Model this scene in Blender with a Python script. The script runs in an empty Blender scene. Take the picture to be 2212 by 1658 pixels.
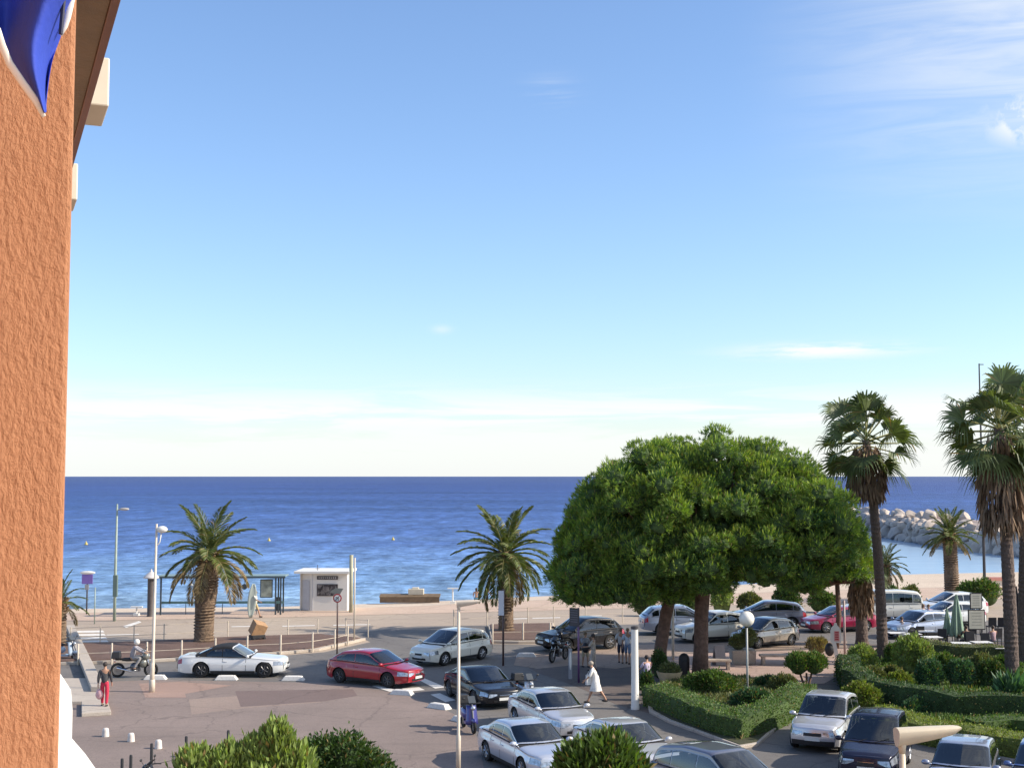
import bpy, math, random
import numpy as np
from mathutils import Vector, Matrix
R = math.radians
random.seed(7); rng = np.random.default_rng(11)
scene = bpy.context.scene

# ---------------------------------------------------------------- camera
EYE = 9.07          # eye height above the plaza (third-floor balcony)
FL = 2816.0         # focal length in units of a 2212 px wide frame
PITCH = math.atan(199.0 / FL)
cam_data = bpy.data.cameras.new('camera'); cam = bpy.data.objects.new('camera', cam_data)
scene.collection.objects.link(cam); scene.camera = cam
cam.location = (0, 0, EYE); cam.rotation_euler = (math.pi / 2 + PITCH, 0, 0)
cam_data.sensor_width = 36; cam_data.lens = 36 * FL / 2212
cam_data.clip_start = 0.05; cam_data.clip_end = 60000

# ---------------------------------------------------------------- sun + sky
SUN_EL, SUN_AZ = R(33), R(-6)     # azimuth measured from +X towards +Y (negative: slightly behind the camera)
sdir = Vector((math.cos(SUN_EL) * math.cos(SUN_AZ), math.cos(SUN_EL) * math.sin(SUN_AZ), math.sin(SUN_EL)))
sun_data = bpy.data.lights.new('sun', 'SUN'); sun = bpy.data.objects.new('sun', sun_data)
scene.collection.objects.link(sun)
sun_data.energy = 4.2; sun_data.angle = R(0.55); sun_data.color = (1.0, 0.90, 0.76)
sun.rotation_euler = sdir.to_track_quat('Z', 'Y').to_euler()
sun.location = (40, 20, 60)

world = bpy.data.worlds.new('World'); scene.world = world; world.use_nodes = True
wn = world.node_tree; wn.nodes.clear()
def N(tree, typ, **kw):
    n = tree.nodes.new(typ)
    for k, v in kw.items():
        if k.startswith('i_'):
            n.inputs[k[2:].replace('_', ' ')].default_value = v
        elif k.startswith('n_'):
            n.inputs[int(k[2:])].default_value = v
        else: setattr(n, k, v)
    return n
def build_world():
    L = wn.links.new
    out = N(wn, 'ShaderNodeOutputWorld'); bg = N(wn, 'ShaderNodeBackground'); bg.inputs[1].default_value = 0.15
    sky = N(wn, 'ShaderNodeTexSky', sky_type='NISHITA', sun_disc=False)
    sky.sun_elevation = SUN_EL; sky.sun_rotation = math.pi / 2 - SUN_AZ
    sky.air_density = 1.0; sky.dust_density = 0.6; sky.ozone_density = 1.6; sky.altitude = 0
    tc = N(wn, 'ShaderNodeTexCoord'); sep = N(wn, 'ShaderNodeSeparateXYZ'); L(tc.outputs['Generated'], sep.inputs[0])
    def math_(op, a, b=None, c=None):
        n = N(wn, 'ShaderNodeMath', operation=op)
        for i, v in enumerate((a, b, c)):
            if v is None: continue
            if isinstance(v, (int, float)): n.inputs[i].default_value = v
            else: L(v, n.inputs[i])
        return n.outputs[0]
    az = math_('ARCTAN2', sep.outputs[0], sep.outputs[1])      # 0 ahead, + to the right
    el = sep.outputs[2]
    def bump(v, c, w):                                          # gaussian
        d = math_('DIVIDE', math_('SUBTRACT', v, c), w)
        return math_('EXPONENT', math_('MULTIPLY', math_('MULTIPLY', d, d), -1.0))
    comb = N(wn, 'ShaderNodeCombineXYZ'); L(az, comb.inputs[0]); L(math_('MULTIPLY', el, 6.0), comb.inputs[1])
    nz = N(wn, 'ShaderNodeTexNoise', i_Scale=3.2, i_Detail=6.0, i_Roughness=0.55, i_Distortion=0.4); L(comb.outputs[0], nz.inputs['Vector'])
    comb2 = N(wn, 'ShaderNodeCombineXYZ'); L(az, comb2.inputs[0]); L(math_('MULTIPLY', el, 3.0), comb2.inputs[1])
    mp = N(wn, 'ShaderNodeMapping'); mp.inputs['Rotation'].default_value = (0, 0, R(-12)); mp.inputs['Scale'].default_value = (1, 3.0, 1); L(comb2.outputs[0], mp.inputs[0])
    nz2 = N(wn, 'ShaderNodeTexNoise', i_Scale=6.0, i_Detail=7.0, i_Roughness=0.6, i_Distortion=0.8); L(mp.outputs[0], nz2.inputs['Vector'])
    def ramp(v, a, b):
        n = N(wn, 'ShaderNodeMapRange', interpolation_type='SMOOTHSTEP'); L(v, n.inputs[0]); n.inputs[1].default_value = a; n.inputs[2].default_value = b
        return n.outputs[0]
    n1 = nz.outputs[0]; n2 = nz2.outputs[0]
    # low bank of pale stratus over the horizon, everywhere round the compass
    comb3 = N(wn, 'ShaderNodeCombineXYZ'); L(math_('MULTIPLY', az, 2.2), comb3.inputs[0]); L(math_('MULTIPLY', el, 26.0), comb3.inputs[1])
    nz3 = N(wn, 'ShaderNodeTexNoise', i_Scale=2.0, i_Detail=7.0, i_Roughness=0.62, i_Distortion=0.5); L(comb3.outputs[0], nz3.inputs['Vector']); n3 = nz3.outputs[0]
    low = math_('MULTIPLY', ramp(math_('ADD', n3, math_('MULTIPLY', math_('SUBTRACT', 0.050, el), 8.0)), 0.44, 0.70), 0.80)
    low = math_('MAXIMUM', low, math_('MULTIPLY', bump(el, 0.0, 0.045), 0.62))
    low = math_('MAXIMUM', low, math_('MULTIPLY', math_('MULTIPLY', bump(el, 0.046, 0.017), ramp(n3, 0.38, 0.56)), 1.0))
    # small streaks
    nz5 = N(wn, 'ShaderNodeTexNoise', i_Scale=1.0, i_Detail=6.0, i_Roughness=0.65); cb5 = N(wn, 'ShaderNodeCombineXYZ'); L(math_('MULTIPLY', az, 14.0), cb5.inputs[0]); L(math_('MULTIPLY', el, 120.0), cb5.inputs[1]); L(cb5.outputs[0], nz5.inputs['Vector'])
    st = math_('MULTIPLY', bump(el, 0.0935, 0.0052), ramp(nz5.outputs[0], 0.36, 0.56)); st = math_('MULTIPLY', st, bump(az, 0.235, 0.055))
    # thin high veil on the right, thickening to the edge
    veil = math_('MULTIPLY', ramp(az, 0.16, 0.42), ramp(el, 0.15, 0.30))
    veil = math_('MULTIPLY', veil, math_('ADD', math_('MULTIPLY', ramp(n2, 0.22, 0.75), 0.75), 0.22)); veil = math_('MULTIPLY', veil, 0.72)
    nz4 = N(wn, 'ShaderNodeTexNoise', i_Scale=38.0, i_Detail=6.0, i_Roughness=0.6); L(tc.outputs['Generated'], nz4.inputs['Vector']); n3p = math_('ADD', nz4.outputs[0], 0.06)
    puff = math_('MULTIPLY', bump(el, 0.2497, 0.0125), bump(az, 0.385, 0.022)); puff = math_('MULTIPLY', math_('POWER', puff, 0.6), ramp(n3p, 0.40, 0.62))
    tot = math_('MAXIMUM', math_('MAXIMUM', low, math_('MULTIPLY', st, 1.1)), math_('MAXIMUM', veil, math_('MULTIPLY', puff, 1.3)))
    w1 = math_('MULTIPLY', math_('MULTIPLY', bump(el, 0.287, 0.010), bump(az, 0.030, 0.018)), ramp(n2, 0.38, 0.62)); w2 = math_('MULTIPLY', bump(el, 0.112, 0.003), bump(az, -0.054, 0.007))
    tot = math_('MAXIMUM', tot, math_('MULTIPLY', math_('MAXIMUM', w1, w2), 0.35)); tot = math_('MINIMUM', tot, 1.0)
    hs = N(wn, 'ShaderNodeHueSaturation', i_Saturation=SKY_SAT, i_Value=SKY_VAL, i_Hue=SKY_HUE); tn = N(wn, 'ShaderNodeMixRGB', blend_type='MULTIPLY'); tn.inputs[0].default_value = 1; tn.inputs[2].default_value = SKY_TINT; L(sky.outputs[0], tn.inputs[1]); L(tn.outputs[0], hs.inputs['Color'])
    cr = N(wn, 'ShaderNodeMixRGB', blend_type='MIX'); L(tot, cr.inputs[0]); L(hs.outputs[0], cr.inputs[1]); cr.inputs[2].default_value = CLOUD
    L(cr.outputs[0], bg.inputs[0]); L(bg.outputs[0], out.inputs[0])
SKY_SAT, SKY_VAL, SKY_HUE = 1.0, 1.0, 0.5
SKY_TINT = (.735, .820, .955, 1)
CLOUD = (4.4, 4.5, 4.45, 1)
build_world()
scene.view_settings.view_transform = 'Standard'; scene.view_settings.look = 'None'
scene.view_settings.exposure = 0.62; scene.view_settings.gamma = 1.0; scene.view_settings.use_curve_mapping = False
scene.cycles.max_bounces = 6; scene.cycles.transparent_max_bounces = 8

# ---------------------------------------------------------------- helpers
def ray(x, y):
    u, v = (x - 1106) / FL, (829 - y) / FL
    c, s = math.cos(PITCH), math.sin(PITCH)
    return Vector((u, c - s * v, s + c * v))
def at(x, y, z=0.0):                    # point of the place at height z seen at photo position x, y
    d = ray(x, y); t = (z - EYE) / d.z
    return Vector((d.x * t, d.y * t, z))
def atY(x, y, Y):
    d = ray(x, y); t = Y / d.y
    return Vector((d.x * t, Y, EYE + d.z * t))
def zat(x, y, p):                       # height of a point above ground point p seen at photo row y
    return atY(x, y, p.y).z

class MB:
    def __init__(s): s.v, s.f, s.m = [], [], []
    def add(s, vs, fs, m=0):
        o = len(s.v); s.v += [tuple(v) for v in vs]
        s.f += [tuple(i + o for i in f) for f in fs]; s.m += [m] * len(fs); return s
    def box(s, c, d, rz=0.0, m=0, taper=1.0, rx=0.0, ry=0.0):
        x, y, z = d[0] / 2, d[1] / 2, d[2] / 2; t = taper
        vs = [(-x, -y, -z), (x, -y, -z), (x, y, -z), (-x, y, -z), (-x * t, -y * t, z), (x * t, -y * t, z), (x * t, y * t, z), (-x * t, y * t, z)]
        M_ = Matrix.Rotation(rz, 3, 'Z') @ Matrix.Rotation(ry, 3, 'Y') @ Matrix.Rotation(rx, 3, 'X'); c = Vector(c)
        return s.add([M_ @ Vector(v) + c for v in vs], [(0, 3, 2, 1), (4, 5, 6, 7), (0, 1, 5, 4), (1, 2, 6, 5), (2, 3, 7, 6), (3, 0, 4, 7)], m)
    def tube(s, pts, rad, n=8, m=0, caps=True, flat=1.0):
        pts = [Vector(p) for p in pts]
        if isinstance(rad, (int, float)): rad = [rad] * len(pts)
        vs, fs = [], []; prev = None
        for i, p in enumerate(pts):
            t = (pts[min(i + 1, len(pts) - 1)] - pts[max(i - 1, 0)]).normalized()
            a = prev if prev is not None else (Vector((0, 0, 1)) if abs(t.z) < 0.9 else Vector((1, 0, 0)))
            u = a - t * a.dot(t)
            u = u.normalized() if u.length > 1e-6 else t.orthogonal().normalized()
            w = t.cross(u); prev = u
            for k in range(n):
                an = 2 * math.pi * k / n
                vs.append(p + (u * math.cos(an) + w * math.sin(an) * flat) * rad[i])
        for i in range(len(pts) - 1):
            for k in range(n):
                a, b = i * n + k, i * n + (k + 1) % n
                fs.append((a, b, b + n, a + n))
        if caps: fs += [tuple(range(n))[::-1], tuple(range((len(pts) - 1) * n, len(pts) * n))]
        return s.add(vs, fs, m)
    def lathe(s, prof, n=12, c=(0, 0, 0), m=0, axis='Z'):
        vs, fs = [], []; c = Vector(c)
        for r, z in prof:
            for k in range(n):
                a = 2 * math.pi * k / n; p = (r * math.cos(a), r * math.sin(a), z)
                if axis == 'Y': p = (p[0], z, -p[1])
                vs.append(Vector(p) + c)
        for i in range(len(prof) - 1):
            for k in range(n):
                a, b = i * n + k, i * n + (k + 1) % n
                fs.append((a, b, b + n, a + n))
        fs += [tuple(range(n))[::-1], tuple(range((len(prof) - 1) * n, len(prof) * n))]
        return s.add(vs, fs, m)
    def ell(s, c, r, nu=10, nv=7, m=0, rz=0.0, jit=0.0):
        if isinstance(r, (int, float)): r = (r, r, r)
        vs, fs = [], []; cz, sz = math.cos(rz), math.sin(rz)
        for j in range(nv + 1):
            ph = math.pi * j / nv
            for i in range(nu):
                th = 2 * math.pi * i / nu; k = 1 + (random.uniform(-jit, jit) if jit else 0)
                x, y, z = r[0] * math.sin(ph) * math.cos(th) * k, r[1] * math.sin(ph) * math.sin(th) * k, r[2] * math.cos(ph) * k
                vs.append((c[0] + x * cz - y * sz, c[1] + x * sz + y * cz, c[2] + z))
        for j in range(nv):
            for i in range(nu):
                a, b = j * nu + i, j * nu + (i + 1) % nu
                fs.append((a, a + nu, b + nu, b))
        return s.add(vs, fs, m)
    def prism(s, poly, z0, z1, m=0):
        n = len(poly); ar = sum(poly[i][0] * poly[(i + 1) % n][1] - poly[(i + 1) % n][0] * poly[i][1] for i in range(n))
        if ar < 0: poly = poly[::-1]
        vs = [(p[0], p[1], z0) for p in poly] + [(p[0], p[1], z1) for p in poly]
        fs = [tuple(range(n))[::-1], tuple(range(n, 2 * n))] + [(i, (i + 1) % n, (i + 1) % n + n, i + n) for i in range(n)]
        return s.add(vs, fs, m)
    def grid(s, g, m=0, flip=False):            # g[i][j] points
        a, b = len(g), len(g[0]); vs = [p for r_ in g for p in r_]; fs = []
        for i in range(a - 1):
            for j in range(b - 1):
                q = (i * b + j, i * b + j + 1, (i + 1) * b + j + 1, (i + 1) * b + j)
                fs.append(q[::-1] if flip else q)
        return s.add(vs, fs, m)
    def mesh(s, name, mats, smooth=False, ang=None):
        me = bpy.data.meshes.new(name); me.from_pydata(s.v, [], s.f)
        for mt in (mats if isinstance(mats, (list, tuple)) else [mats]): me.materials.append(mt)
        if any(s.m): me.polygons.foreach_set('material_index', s.m)
        if smooth or ang:
            me.polygons.foreach_set('use_smooth', [True] * len(me.polygons))
            if ang: me.set_sharp_from_angle(angle=R(ang))
        me.update(); return me
def link(name, data, parent=None, loc=None, rz=None):
    o = bpy.data.objects.new(name, data); scene.collection.objects.link(o)
    if parent is not None: o.parent = parent
    if loc is not None: o.location = loc
    if rz is not None: o.rotation_euler = (0, 0, rz)
    return o
def obj(name, mb, mats, parent=None, smooth=False, ang=None, bev=0, loc=None, rz=None):
    o = link(name, mb.mesh(name, mats, smooth, ang), parent, loc, rz)
    if bev:
        b = o.modifiers.new('bevel', 'BEVEL'); b.width = bev; b.segments = 2; b.limit_method = 'ANGLE'
    return o
def tag(o, label=None, cat=None, group=None, kind=None):
    if label: o['label'] = label
    if cat: o['category'] = cat
    if group: o['group'] = group
    if kind: o['kind'] = kind
    return o
def thing(name, label, cat, loc=(0, 0, 0), rz=0, group=None):
    return tag(link(name, None, None, loc, rz), label, cat, group)
def dup(root, loc, rz, label=None, group=None):
    r = root.copy(); scene.collection.objects.link(r); r.location = loc; r.rotation_euler = (0, 0, rz)
    if label: r['label'] = label
    if group: r['group'] = group
    for ch in list(root.children):
        c = ch.copy(); scene.collection.objects.link(c); c.parent = r
        for g in ch.children:
            d = g.copy(); scene.collection.objects.link(d); d.parent = c
    return r

# ---------------------------------------------------------------- materials
_m = {}
def M(name, col=(.5, .5, .5), rough=.6, metal=0.0, var=0.12, scale=3.0, bump=0.0, bscale=30.0, coat=0.0, spec=.5, emit=None, trans=0.0, island=0.0, hue=None, sub=0.0):
    if name in _m: return _m[name]
    mt = bpy.data.materials.new(name); mt.use_nodes = True; t = mt.node_tree; L = t.links.new
    b = t.nodes['Principled BSDF']; b.inputs['Roughness'].default_value = rough; b.inputs['Metallic'].default_value = metal
    b.inputs['Coat Weight'].default_value = coat; b.inputs['Coat Roughness'].default_value = .04; b.inputs['Specular IOR Level'].default_value = spec
    if trans: b.inputs['Transmission Weight'].default_value = trans
    tc = N(t, 'ShaderNodeTexCoord')
    if var or island:
        nz = N(t, 'ShaderNodeTexNoise', i_Scale=scale, i_Detail=5.0, i_Roughness=.6); L(tc.outputs['Object'], nz.inputs['Vector'])
        mr = N(t, 'ShaderNodeMapRange'); L(nz.outputs[0], mr.inputs[0]); mr.inputs[1].default_value = .3; mr.inputs[2].default_value = .7
        mr.inputs[3].default_value = 1 - var; mr.inputs[4].default_value = 1 + var
        fac = mr.outputs[0]
        if island:
            g = N(t, 'ShaderNodeNewGeometry'); m2 = N(t, 'ShaderNodeMapRange'); L(g.outputs['Random Per Island'], m2.inputs[0])
            m2.inputs[3].default_value = 1 - island; m2.inputs[4].default_value = 1 + island
            mm = N(t, 'ShaderNodeMath', operation='MULTIPLY'); L(fac, mm.inputs[0]); L(m2.outputs[0], mm.inputs[1]); fac = mm.outputs[0]
        vm = N(t, 'ShaderNodeVectorMath', operation='SCALE'); vm.inputs[0].default_value = col[:3]; L(fac, vm.inputs['Scale'])
        src = vm.outputs[0]
        if sub and island:      # a few dry leaves among the green ones
            g2 = N(t, 'ShaderNodeNewGeometry'); w2 = N(t, 'ShaderNodeTexWhiteNoise', noise_dimensions='1D'); L(g2.outputs['Random Per Island'], w2.inputs['W'])
            r2 = N(t, 'ShaderNodeMath', operation='GREATER_THAN', n_1=.93); L(w2.outputs['Value'], r2.inputs[0]); m5 = N(t, 'ShaderNodeMixRGB'); L(r2.outputs[0], m5.inputs[0]); L(src, m5.inputs[1]); m5.inputs[2].default_value = (.24, .17, .07, 1); src = m5.outputs[0]
        if hue:      # second colour blended by another noise
            n3 = N(t, 'ShaderNodeTexNoise', i_Scale=scale * .7, i_Detail=4.0); L(tc.outputs['Object'], n3.inputs['Vector'])
            r3 = N(t, 'ShaderNodeMapRange'); L(n3.outputs[0], r3.inputs[0]); r3.inputs[1].default_value = .42; r3.inputs[2].default_value = .62
            mx = N(t, 'ShaderNodeMixRGB'); L(r3.outputs[0], mx.inputs[0]); L(src, mx.inputs[1]); mx.inputs[2].default_value = (*hue, 1); src = mx.outputs[0]
        L(src, b.inputs['Base Color'])
    else: b.inputs['Base Color'].default_value = (*col[:3], 1)
    if bump:
        nb = N(t, 'ShaderNodeTexNoise', i_Scale=bscale, i_Detail=6.0, i_Roughness=.65); L(tc.outputs['Object'], nb.inputs['Vector'])
        bp = N(t, 'ShaderNodeBump', i_Strength=bump, i_Distance=.05); L(nb.outputs[0], bp.inputs['Height']); L(bp.outputs[0], b.inputs['Normal'])
    if sub:          # leaves: light through the blade
        tr = N(t, 'ShaderNodeBsdfTranslucent'); mx = N(t, 'ShaderNodeMixShader', n_0=sub)
        out = t.nodes['Material Output']
        vm2 = N(t, 'ShaderNodeVectorMath', operation='MULTIPLY'); L(src, vm2.inputs[0]); vm2.inputs[1].default_value = (1.5, 1.6, .5); L(vm2.outputs[0], tr.inputs[0])
        L(b.outputs[0], mx.inputs[1]); L(tr.outputs[0], mx.inputs[2]); L(mx.outputs[0], out.inputs[0])
    _m[name] = mt; return mt

# ================================================================ SETTING
def sheet(name, px, z, mt, kind='structure', extra=None):
    mb = MB(); pts = [at(x, y, 0) for x, y in px]
    return tag(obj(name, mb.add([(p.x, p.y, z) for p in pts], [tuple(range(len(pts)))[::-1]]), mt), kind=kind)
def mth_(t, v, k):
    n = N(t, 'ShaderNodeMath', operation='MULTIPLY'); t.links.new(v, n.inputs[0]); n.inputs[1].default_value = k; return n.outputs[0]
def ground_mat(name, c1, c2, c3, s1=.25, s2=3.0, rough=.85, bump=.25, stain=.5, fine=60.0, cracks=.4):
    mt = bpy.data.materials.new(name); mt.use_nodes = True; t = mt.node_tree; L = t.links.new; b = t.nodes['Principled BSDF']
    tc = N(t, 'ShaderNodeTexCoord'); P = tc.outputs['Object']
    def nz(s, d=5.0, r=.6):
        n = N(t, 'ShaderNodeTexNoise', i_Scale=s, i_Detail=d, i_Roughness=r); L(P, n.inputs['Vector']); return n.outputs[0]
    def mr(v, a, b_):
        n = N(t, 'ShaderNodeMapRange'); L(v, n.inputs[0]); n.inputs[1].default_value = a; n.inputs[2].default_value = b_; return n.outputs[0]
    def mix(f, a, b_, k='MIX'):
        n = N(t, 'ShaderNodeMixRGB', blend_type=k)
        for i, v in enumerate((f, a, b_)):
            if hasattr(v, 'links'): L(v, n.inputs[i])
            elif isinstance(v, float): n.inputs[i].default_value = v
            else: n.inputs[i].default_value = (*v, 1)
        return n.outputs[0]
    c = mix(mr(nz(s1), .35, .65), c1, c2)
    f2 = N(t, 'ShaderNodeMath', operation='MULTIPLY'); L(mr(nz(s2, 6.0, .7), .5, .8), f2.inputs[0]); f2.inputs[1].default_value = stain
    c = mix(f2.outputs[0], c, c3)
    vo = N(t, 'ShaderNodeTexVoronoi', feature='DISTANCE_TO_EDGE', i_Scale=.21); mw = N(t, 'ShaderNodeVectorMath', operation='ADD'); n_ = N(t, 'ShaderNodeTexNoise', i_Scale=1.2, i_Detail=4.0); L(P, n_.inputs['Vector'])
    L(P, mw.inputs[0]); L(n_.outputs['Color'], mw.inputs[1]); L(mw.outputs[0], vo.inputs['Vector'])
    ck = mr(vo.outputs['Distance'], .012, .0); c = mix(mth_(t, ck, cracks), c, tuple(v * .45 for v in c3))
    mps = N(t, 'ShaderNodeMapping'); mps.inputs['Scale'].default_value = (.12, 1.6, 1); L(P, mps.inputs[0]); ns_ = N(t, 'ShaderNodeTexNoise', i_Scale=1.1, i_Detail=5.0, i_Roughness=.65); L(mps.outputs[0], ns_.inputs['Vector'])
    c = mix(mth_(t, mr(ns_.outputs[0], .52, .75), .35), c, c3)
    c = mix(.35, c, mix(mr(nz(fine, 2.0), .3, .7), (.0, .0, .0), (1., 1., 1.)), 'OVERLAY')
    L(c, b.inputs['Base Color']); b.inputs['Roughness'].default_value = rough
    bp = N(t, 'ShaderNodeBump', i_Strength=bump, i_Distance=.02); L(nz(40.0, 4.0), bp.inputs['Height']); L(bp.outputs[0], b.inputs['Normal'])
    return mt
asphalt = ground_mat('asphalt', (.14, .128, .12), (.18, .165, .15), (.07, .062, .058))
plaza_m = ground_mat('plaza_asphalt', (.205, .158, .135), (.26, .20, .172), (.135, .105, .092), s1=.18)
lane_m = ground_mat('seafront_asphalt', (.36, .285, .22), (.42, .34, .26), (.27, .215, .17), s1=.1, s2=1.2)
walk_m = ground_mat('promenade_paving', (.47, .345, .26), (.53, .395, .30), (.38, .27, .20), s1=.3, s2=1.5)
pink_m = ground_mat('pink_paving', (.38, .27, .22), (.44, .315, .26), (.24, .165, .14), s1=.4, s2=2.0)
conc_m = ground_mat('pale_concrete', (.42, .36, .30), (.48, .42, .35), (.32, .27, .23), s1=.5, s2=3.0)
soil_m = ground_mat('reddish_soil', (.12, .070, .052), (.16, .098, .074), (.07, .04, .03), s1=1.0, s2=6.0, bump=.8)
dark_m = ground_mat('dark_paving', (.105, .085, .074), (.15, .115, .098), (.06, .05, .046), s1=.3)
lawn_m = ground_mat('garden_soil', (.040, .050, .018), (.06, .055, .026), (.03, .035, .014), s1=1.0, s2=5.0, bump=.8)
sand_m = ground_mat('sand', (.56, .45, .34), (.62, .50, .38), (.46, .35, .25), s1=.1, s2=1.0, fine=20.0)

L0 = [(-1400, 1362), (-300, 1335), (200, 1322), (600, 1318), (900, 1308), (1260, 1290), (1600, 1280), (1950, 1269), (2600, 1258), (3600, 1250)]
L1 = [(-1400, 1350), (-300, 1322), (200, 1315), (600, 1311), (900, 1301), (1260, 1284), (1600, 1262), (1950, 1240), (2600, 1226), (3600, 1215)]
SEA_Z = -1.2
back0 = [at(x, y, 0) for x, y in L0]; back1 = [at(x, y, SEA_Z) for x, y in L1]
mb = MB(); g = [(p.x, p.y, 0) for p in back0] + [(back0[-1].x + 260, -60, 0), (-260, -60, 0)]
mb.add(g, [tuple(range(len(g)))[::-1]]); tag(obj('ground', mb, lane_m), kind='structure')
mb = MB(); rows = [[(p.x, p.y, 0.0) for p in back0]]
rows.append([(a.x * .5 + b.x * .5, a.y * .5 + b.y * .5, -.45) for a, b in zip(back0, back1)])
rows.append([(b.x, b.y, SEA_Z) for b in back1]); rows.append([(b.x * 1.25, b.y * 1.25, -4) for b in back1])
mb.grid(rows); tag(obj('beach', mb, sand_m, smooth=True), kind='structure')

def sea_material():
    mt = bpy.data.materials.new('sea_water'); mt.use_nodes = True; t = mt.node_tree; L = t.links.new; b = t.nodes['Principled BSDF']
    tc = N(t, 'ShaderNodeTexCoord'); P = tc.outputs['Object']; sp = N(t, 'ShaderNodeSeparateXYZ'); L(P, sp.inputs[0])
    def mth(op, a, b_=None):
        n = N(t, 'ShaderNodeMath', operation=op)
        for i, v in enumerate((a, b_)):
            if v is None: continue
            if isinstance(v, (int, float)): n.inputs[i].default_value = v
            else: L(v, n.inputs[i])
        return n.outputs[0]
    def nz(sx, sy, s, d=4.0, r=.6, dist=0.0):
        mp = N(t, 'ShaderNodeMapping'); mp.inputs['Scale'].default_value = (sx, sy, 1); L(P, mp.inputs[0])
        n = N(t, 'ShaderNodeTexNoise', i_Scale=s, i_Detail=d, i_Roughness=r, i_Distortion=dist); L(mp.outputs[0], n.inputs['Vector']); return n.outputs[0]
    def mr(v, a, b_, c=0.0, d=1.0):
        n = N(t, 'ShaderNodeMapRange'); L(v, n.inputs[0]); n.inputs[1].default_value = a; n.inputs[2].default_value = b_; n.inputs[3].default_value = c; n.inputs[4].default_value = d; return n.outputs[0]
    # sea bed falls away from the shore: shallow water is paler (log of the distance out)
    lg = mth('LOGARITHM', mth('MAXIMUM', sp.outputs[1], 20.0), 10.0)
    lg = mth('ADD', lg, mth('MULTIPLY', mth('SUBTRACT', nz(.3, 1.6, .012, 5.0), .5), .35))
    rp = N(t, 'ShaderNodeValToRGB'); L(mr(lg, 1.98, 3.6), rp.inputs[0]); e = rp.color_ramp.elements
    e[0].position = 0; e[0].color = (.25, .38, .52, 1); e[1].position = 1; e[1].color = (.050, .074, .195, 1)
    for p_, c_ in ((.08, (.16, .28, .47, 1)), (.22, (.080, .155, .38, 1)), (.42, (.040, .086, .25, 1)), (.7, (.036, .066, .215, 1))):
        q = e.new(p_); q.color = c_
    wv = mr(nz(.6, .42, .9, 5.0, .7, .5), .3, .7, .60, 1.45)
    wv2 = mth('MULTIPLY', mr(nz(.25, .07, .8, 6.0, .7), .3, .7, .52, 1.55), mr(nz(.012, .03, .35, 7.0, .65), .33, .67, .72, 1.28))
    vm = N(t, 'ShaderNodeVectorMath', operation='SCALE'); L(rp.outputs[0], vm.inputs[0]); L(mth('MULTIPLY', wv, wv2), vm.inputs['Scale'])
    # foam flecks
    fo = mr(nz(.35, .16, .5, 6.0, .8, .6), .70, .75)
    fo2 = mth('MULTIPLY', fo, .55)
    mx = N(t, 'ShaderNodeMixRGB'); L(fo2, mx.inputs[0]); L(vm.outputs[0], mx.inputs[1]); mx.inputs[2].default_value = (.8, .82, .85, 1)
    L(mx.outputs[0], b.inputs['Base Color']); b.inputs['Roughness'].default_value = .45; b.inputs['IOR'].default_value = 1.33
    b.inputs['Specular IOR Level'].default_value = .35
    h = mth('ADD', mth('MULTIPLY', nz(.4, 1.0, .5, 6.0, .6, .5), 1.0), mth('MULTIPLY', nz(.2, .5, .09, 3.0), 1.6))
    bp = N(t, 'ShaderNodeBump', i_Strength=1.0, i_Distance=1.5); L(h, bp.inputs['Height']); L(bp.outputs[0], b.inputs['Normal'])
    return mt
def calm_material():
    mt = bpy.data.materials.new('calm_water'); mt.use_nodes = True; t = mt.node_tree; L = t.links.new; b = t.nodes['Principled BSDF']
    tc = N(t, 'ShaderNodeTexCoord'); mp = N(t, 'ShaderNodeMapping'); mp.inputs['Scale'].default_value = (.15, 1, 1); L(tc.outputs['Object'], mp.inputs[0])
    n = N(t, 'ShaderNodeTexNoise', i_Scale=.5, i_Detail=5.0); L(mp.outputs[0], n.inputs['Vector'])
    rp = N(t, 'ShaderNodeValToRGB'); L(n.outputs[0], rp.inputs[0]); rp.color_ramp.elements[0].color = (.22, .35, .50, 1); rp.color_ramp.elements[1].color = (.34, .46, .58, 1)
    L(rp.outputs[0], b.inputs['Base Color']); b.inputs['Roughness'].default_value = .25
    bp = N(t, 'ShaderNodeBump', i_Strength=.5, i_Distance=.15); L(n.outputs[0], bp.inputs['Height']); L(bp.outputs[0], b.inputs['Normal'])
    return mt
mb = MB(); mb.add([(-30000, 70, 0), (30000, 70, 0), (30000, 42000, 0), (-30000, 42000, 0)], [(0, 1, 2, 3)])
tag(obj('sea', mb, sea_material(), loc=(0, 0, SEA_Z)), kind='structure')
mb = MB(); q = [at(1830, 1262, 0), at(1950, 1243, 0), at(3600, 1235, 0), at(3600, 1190, 0), at(2300, 1190, 0), at(1900, 1160, 0), at(1700, 1160, 0)]
q = [(at(x, y, SEA_Z)) for x, y in ((1700, 1268), (3600, 1262), (3600, 1170), (1880, 1150), (1760, 1170))]
mb.add([(p.x, p.y, SEA_Z + .012) for p in q], [(0, 1, 2, 3, 4)]); tag(obj('harbour_water', mb, calm_material()), kind='structure')

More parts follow.
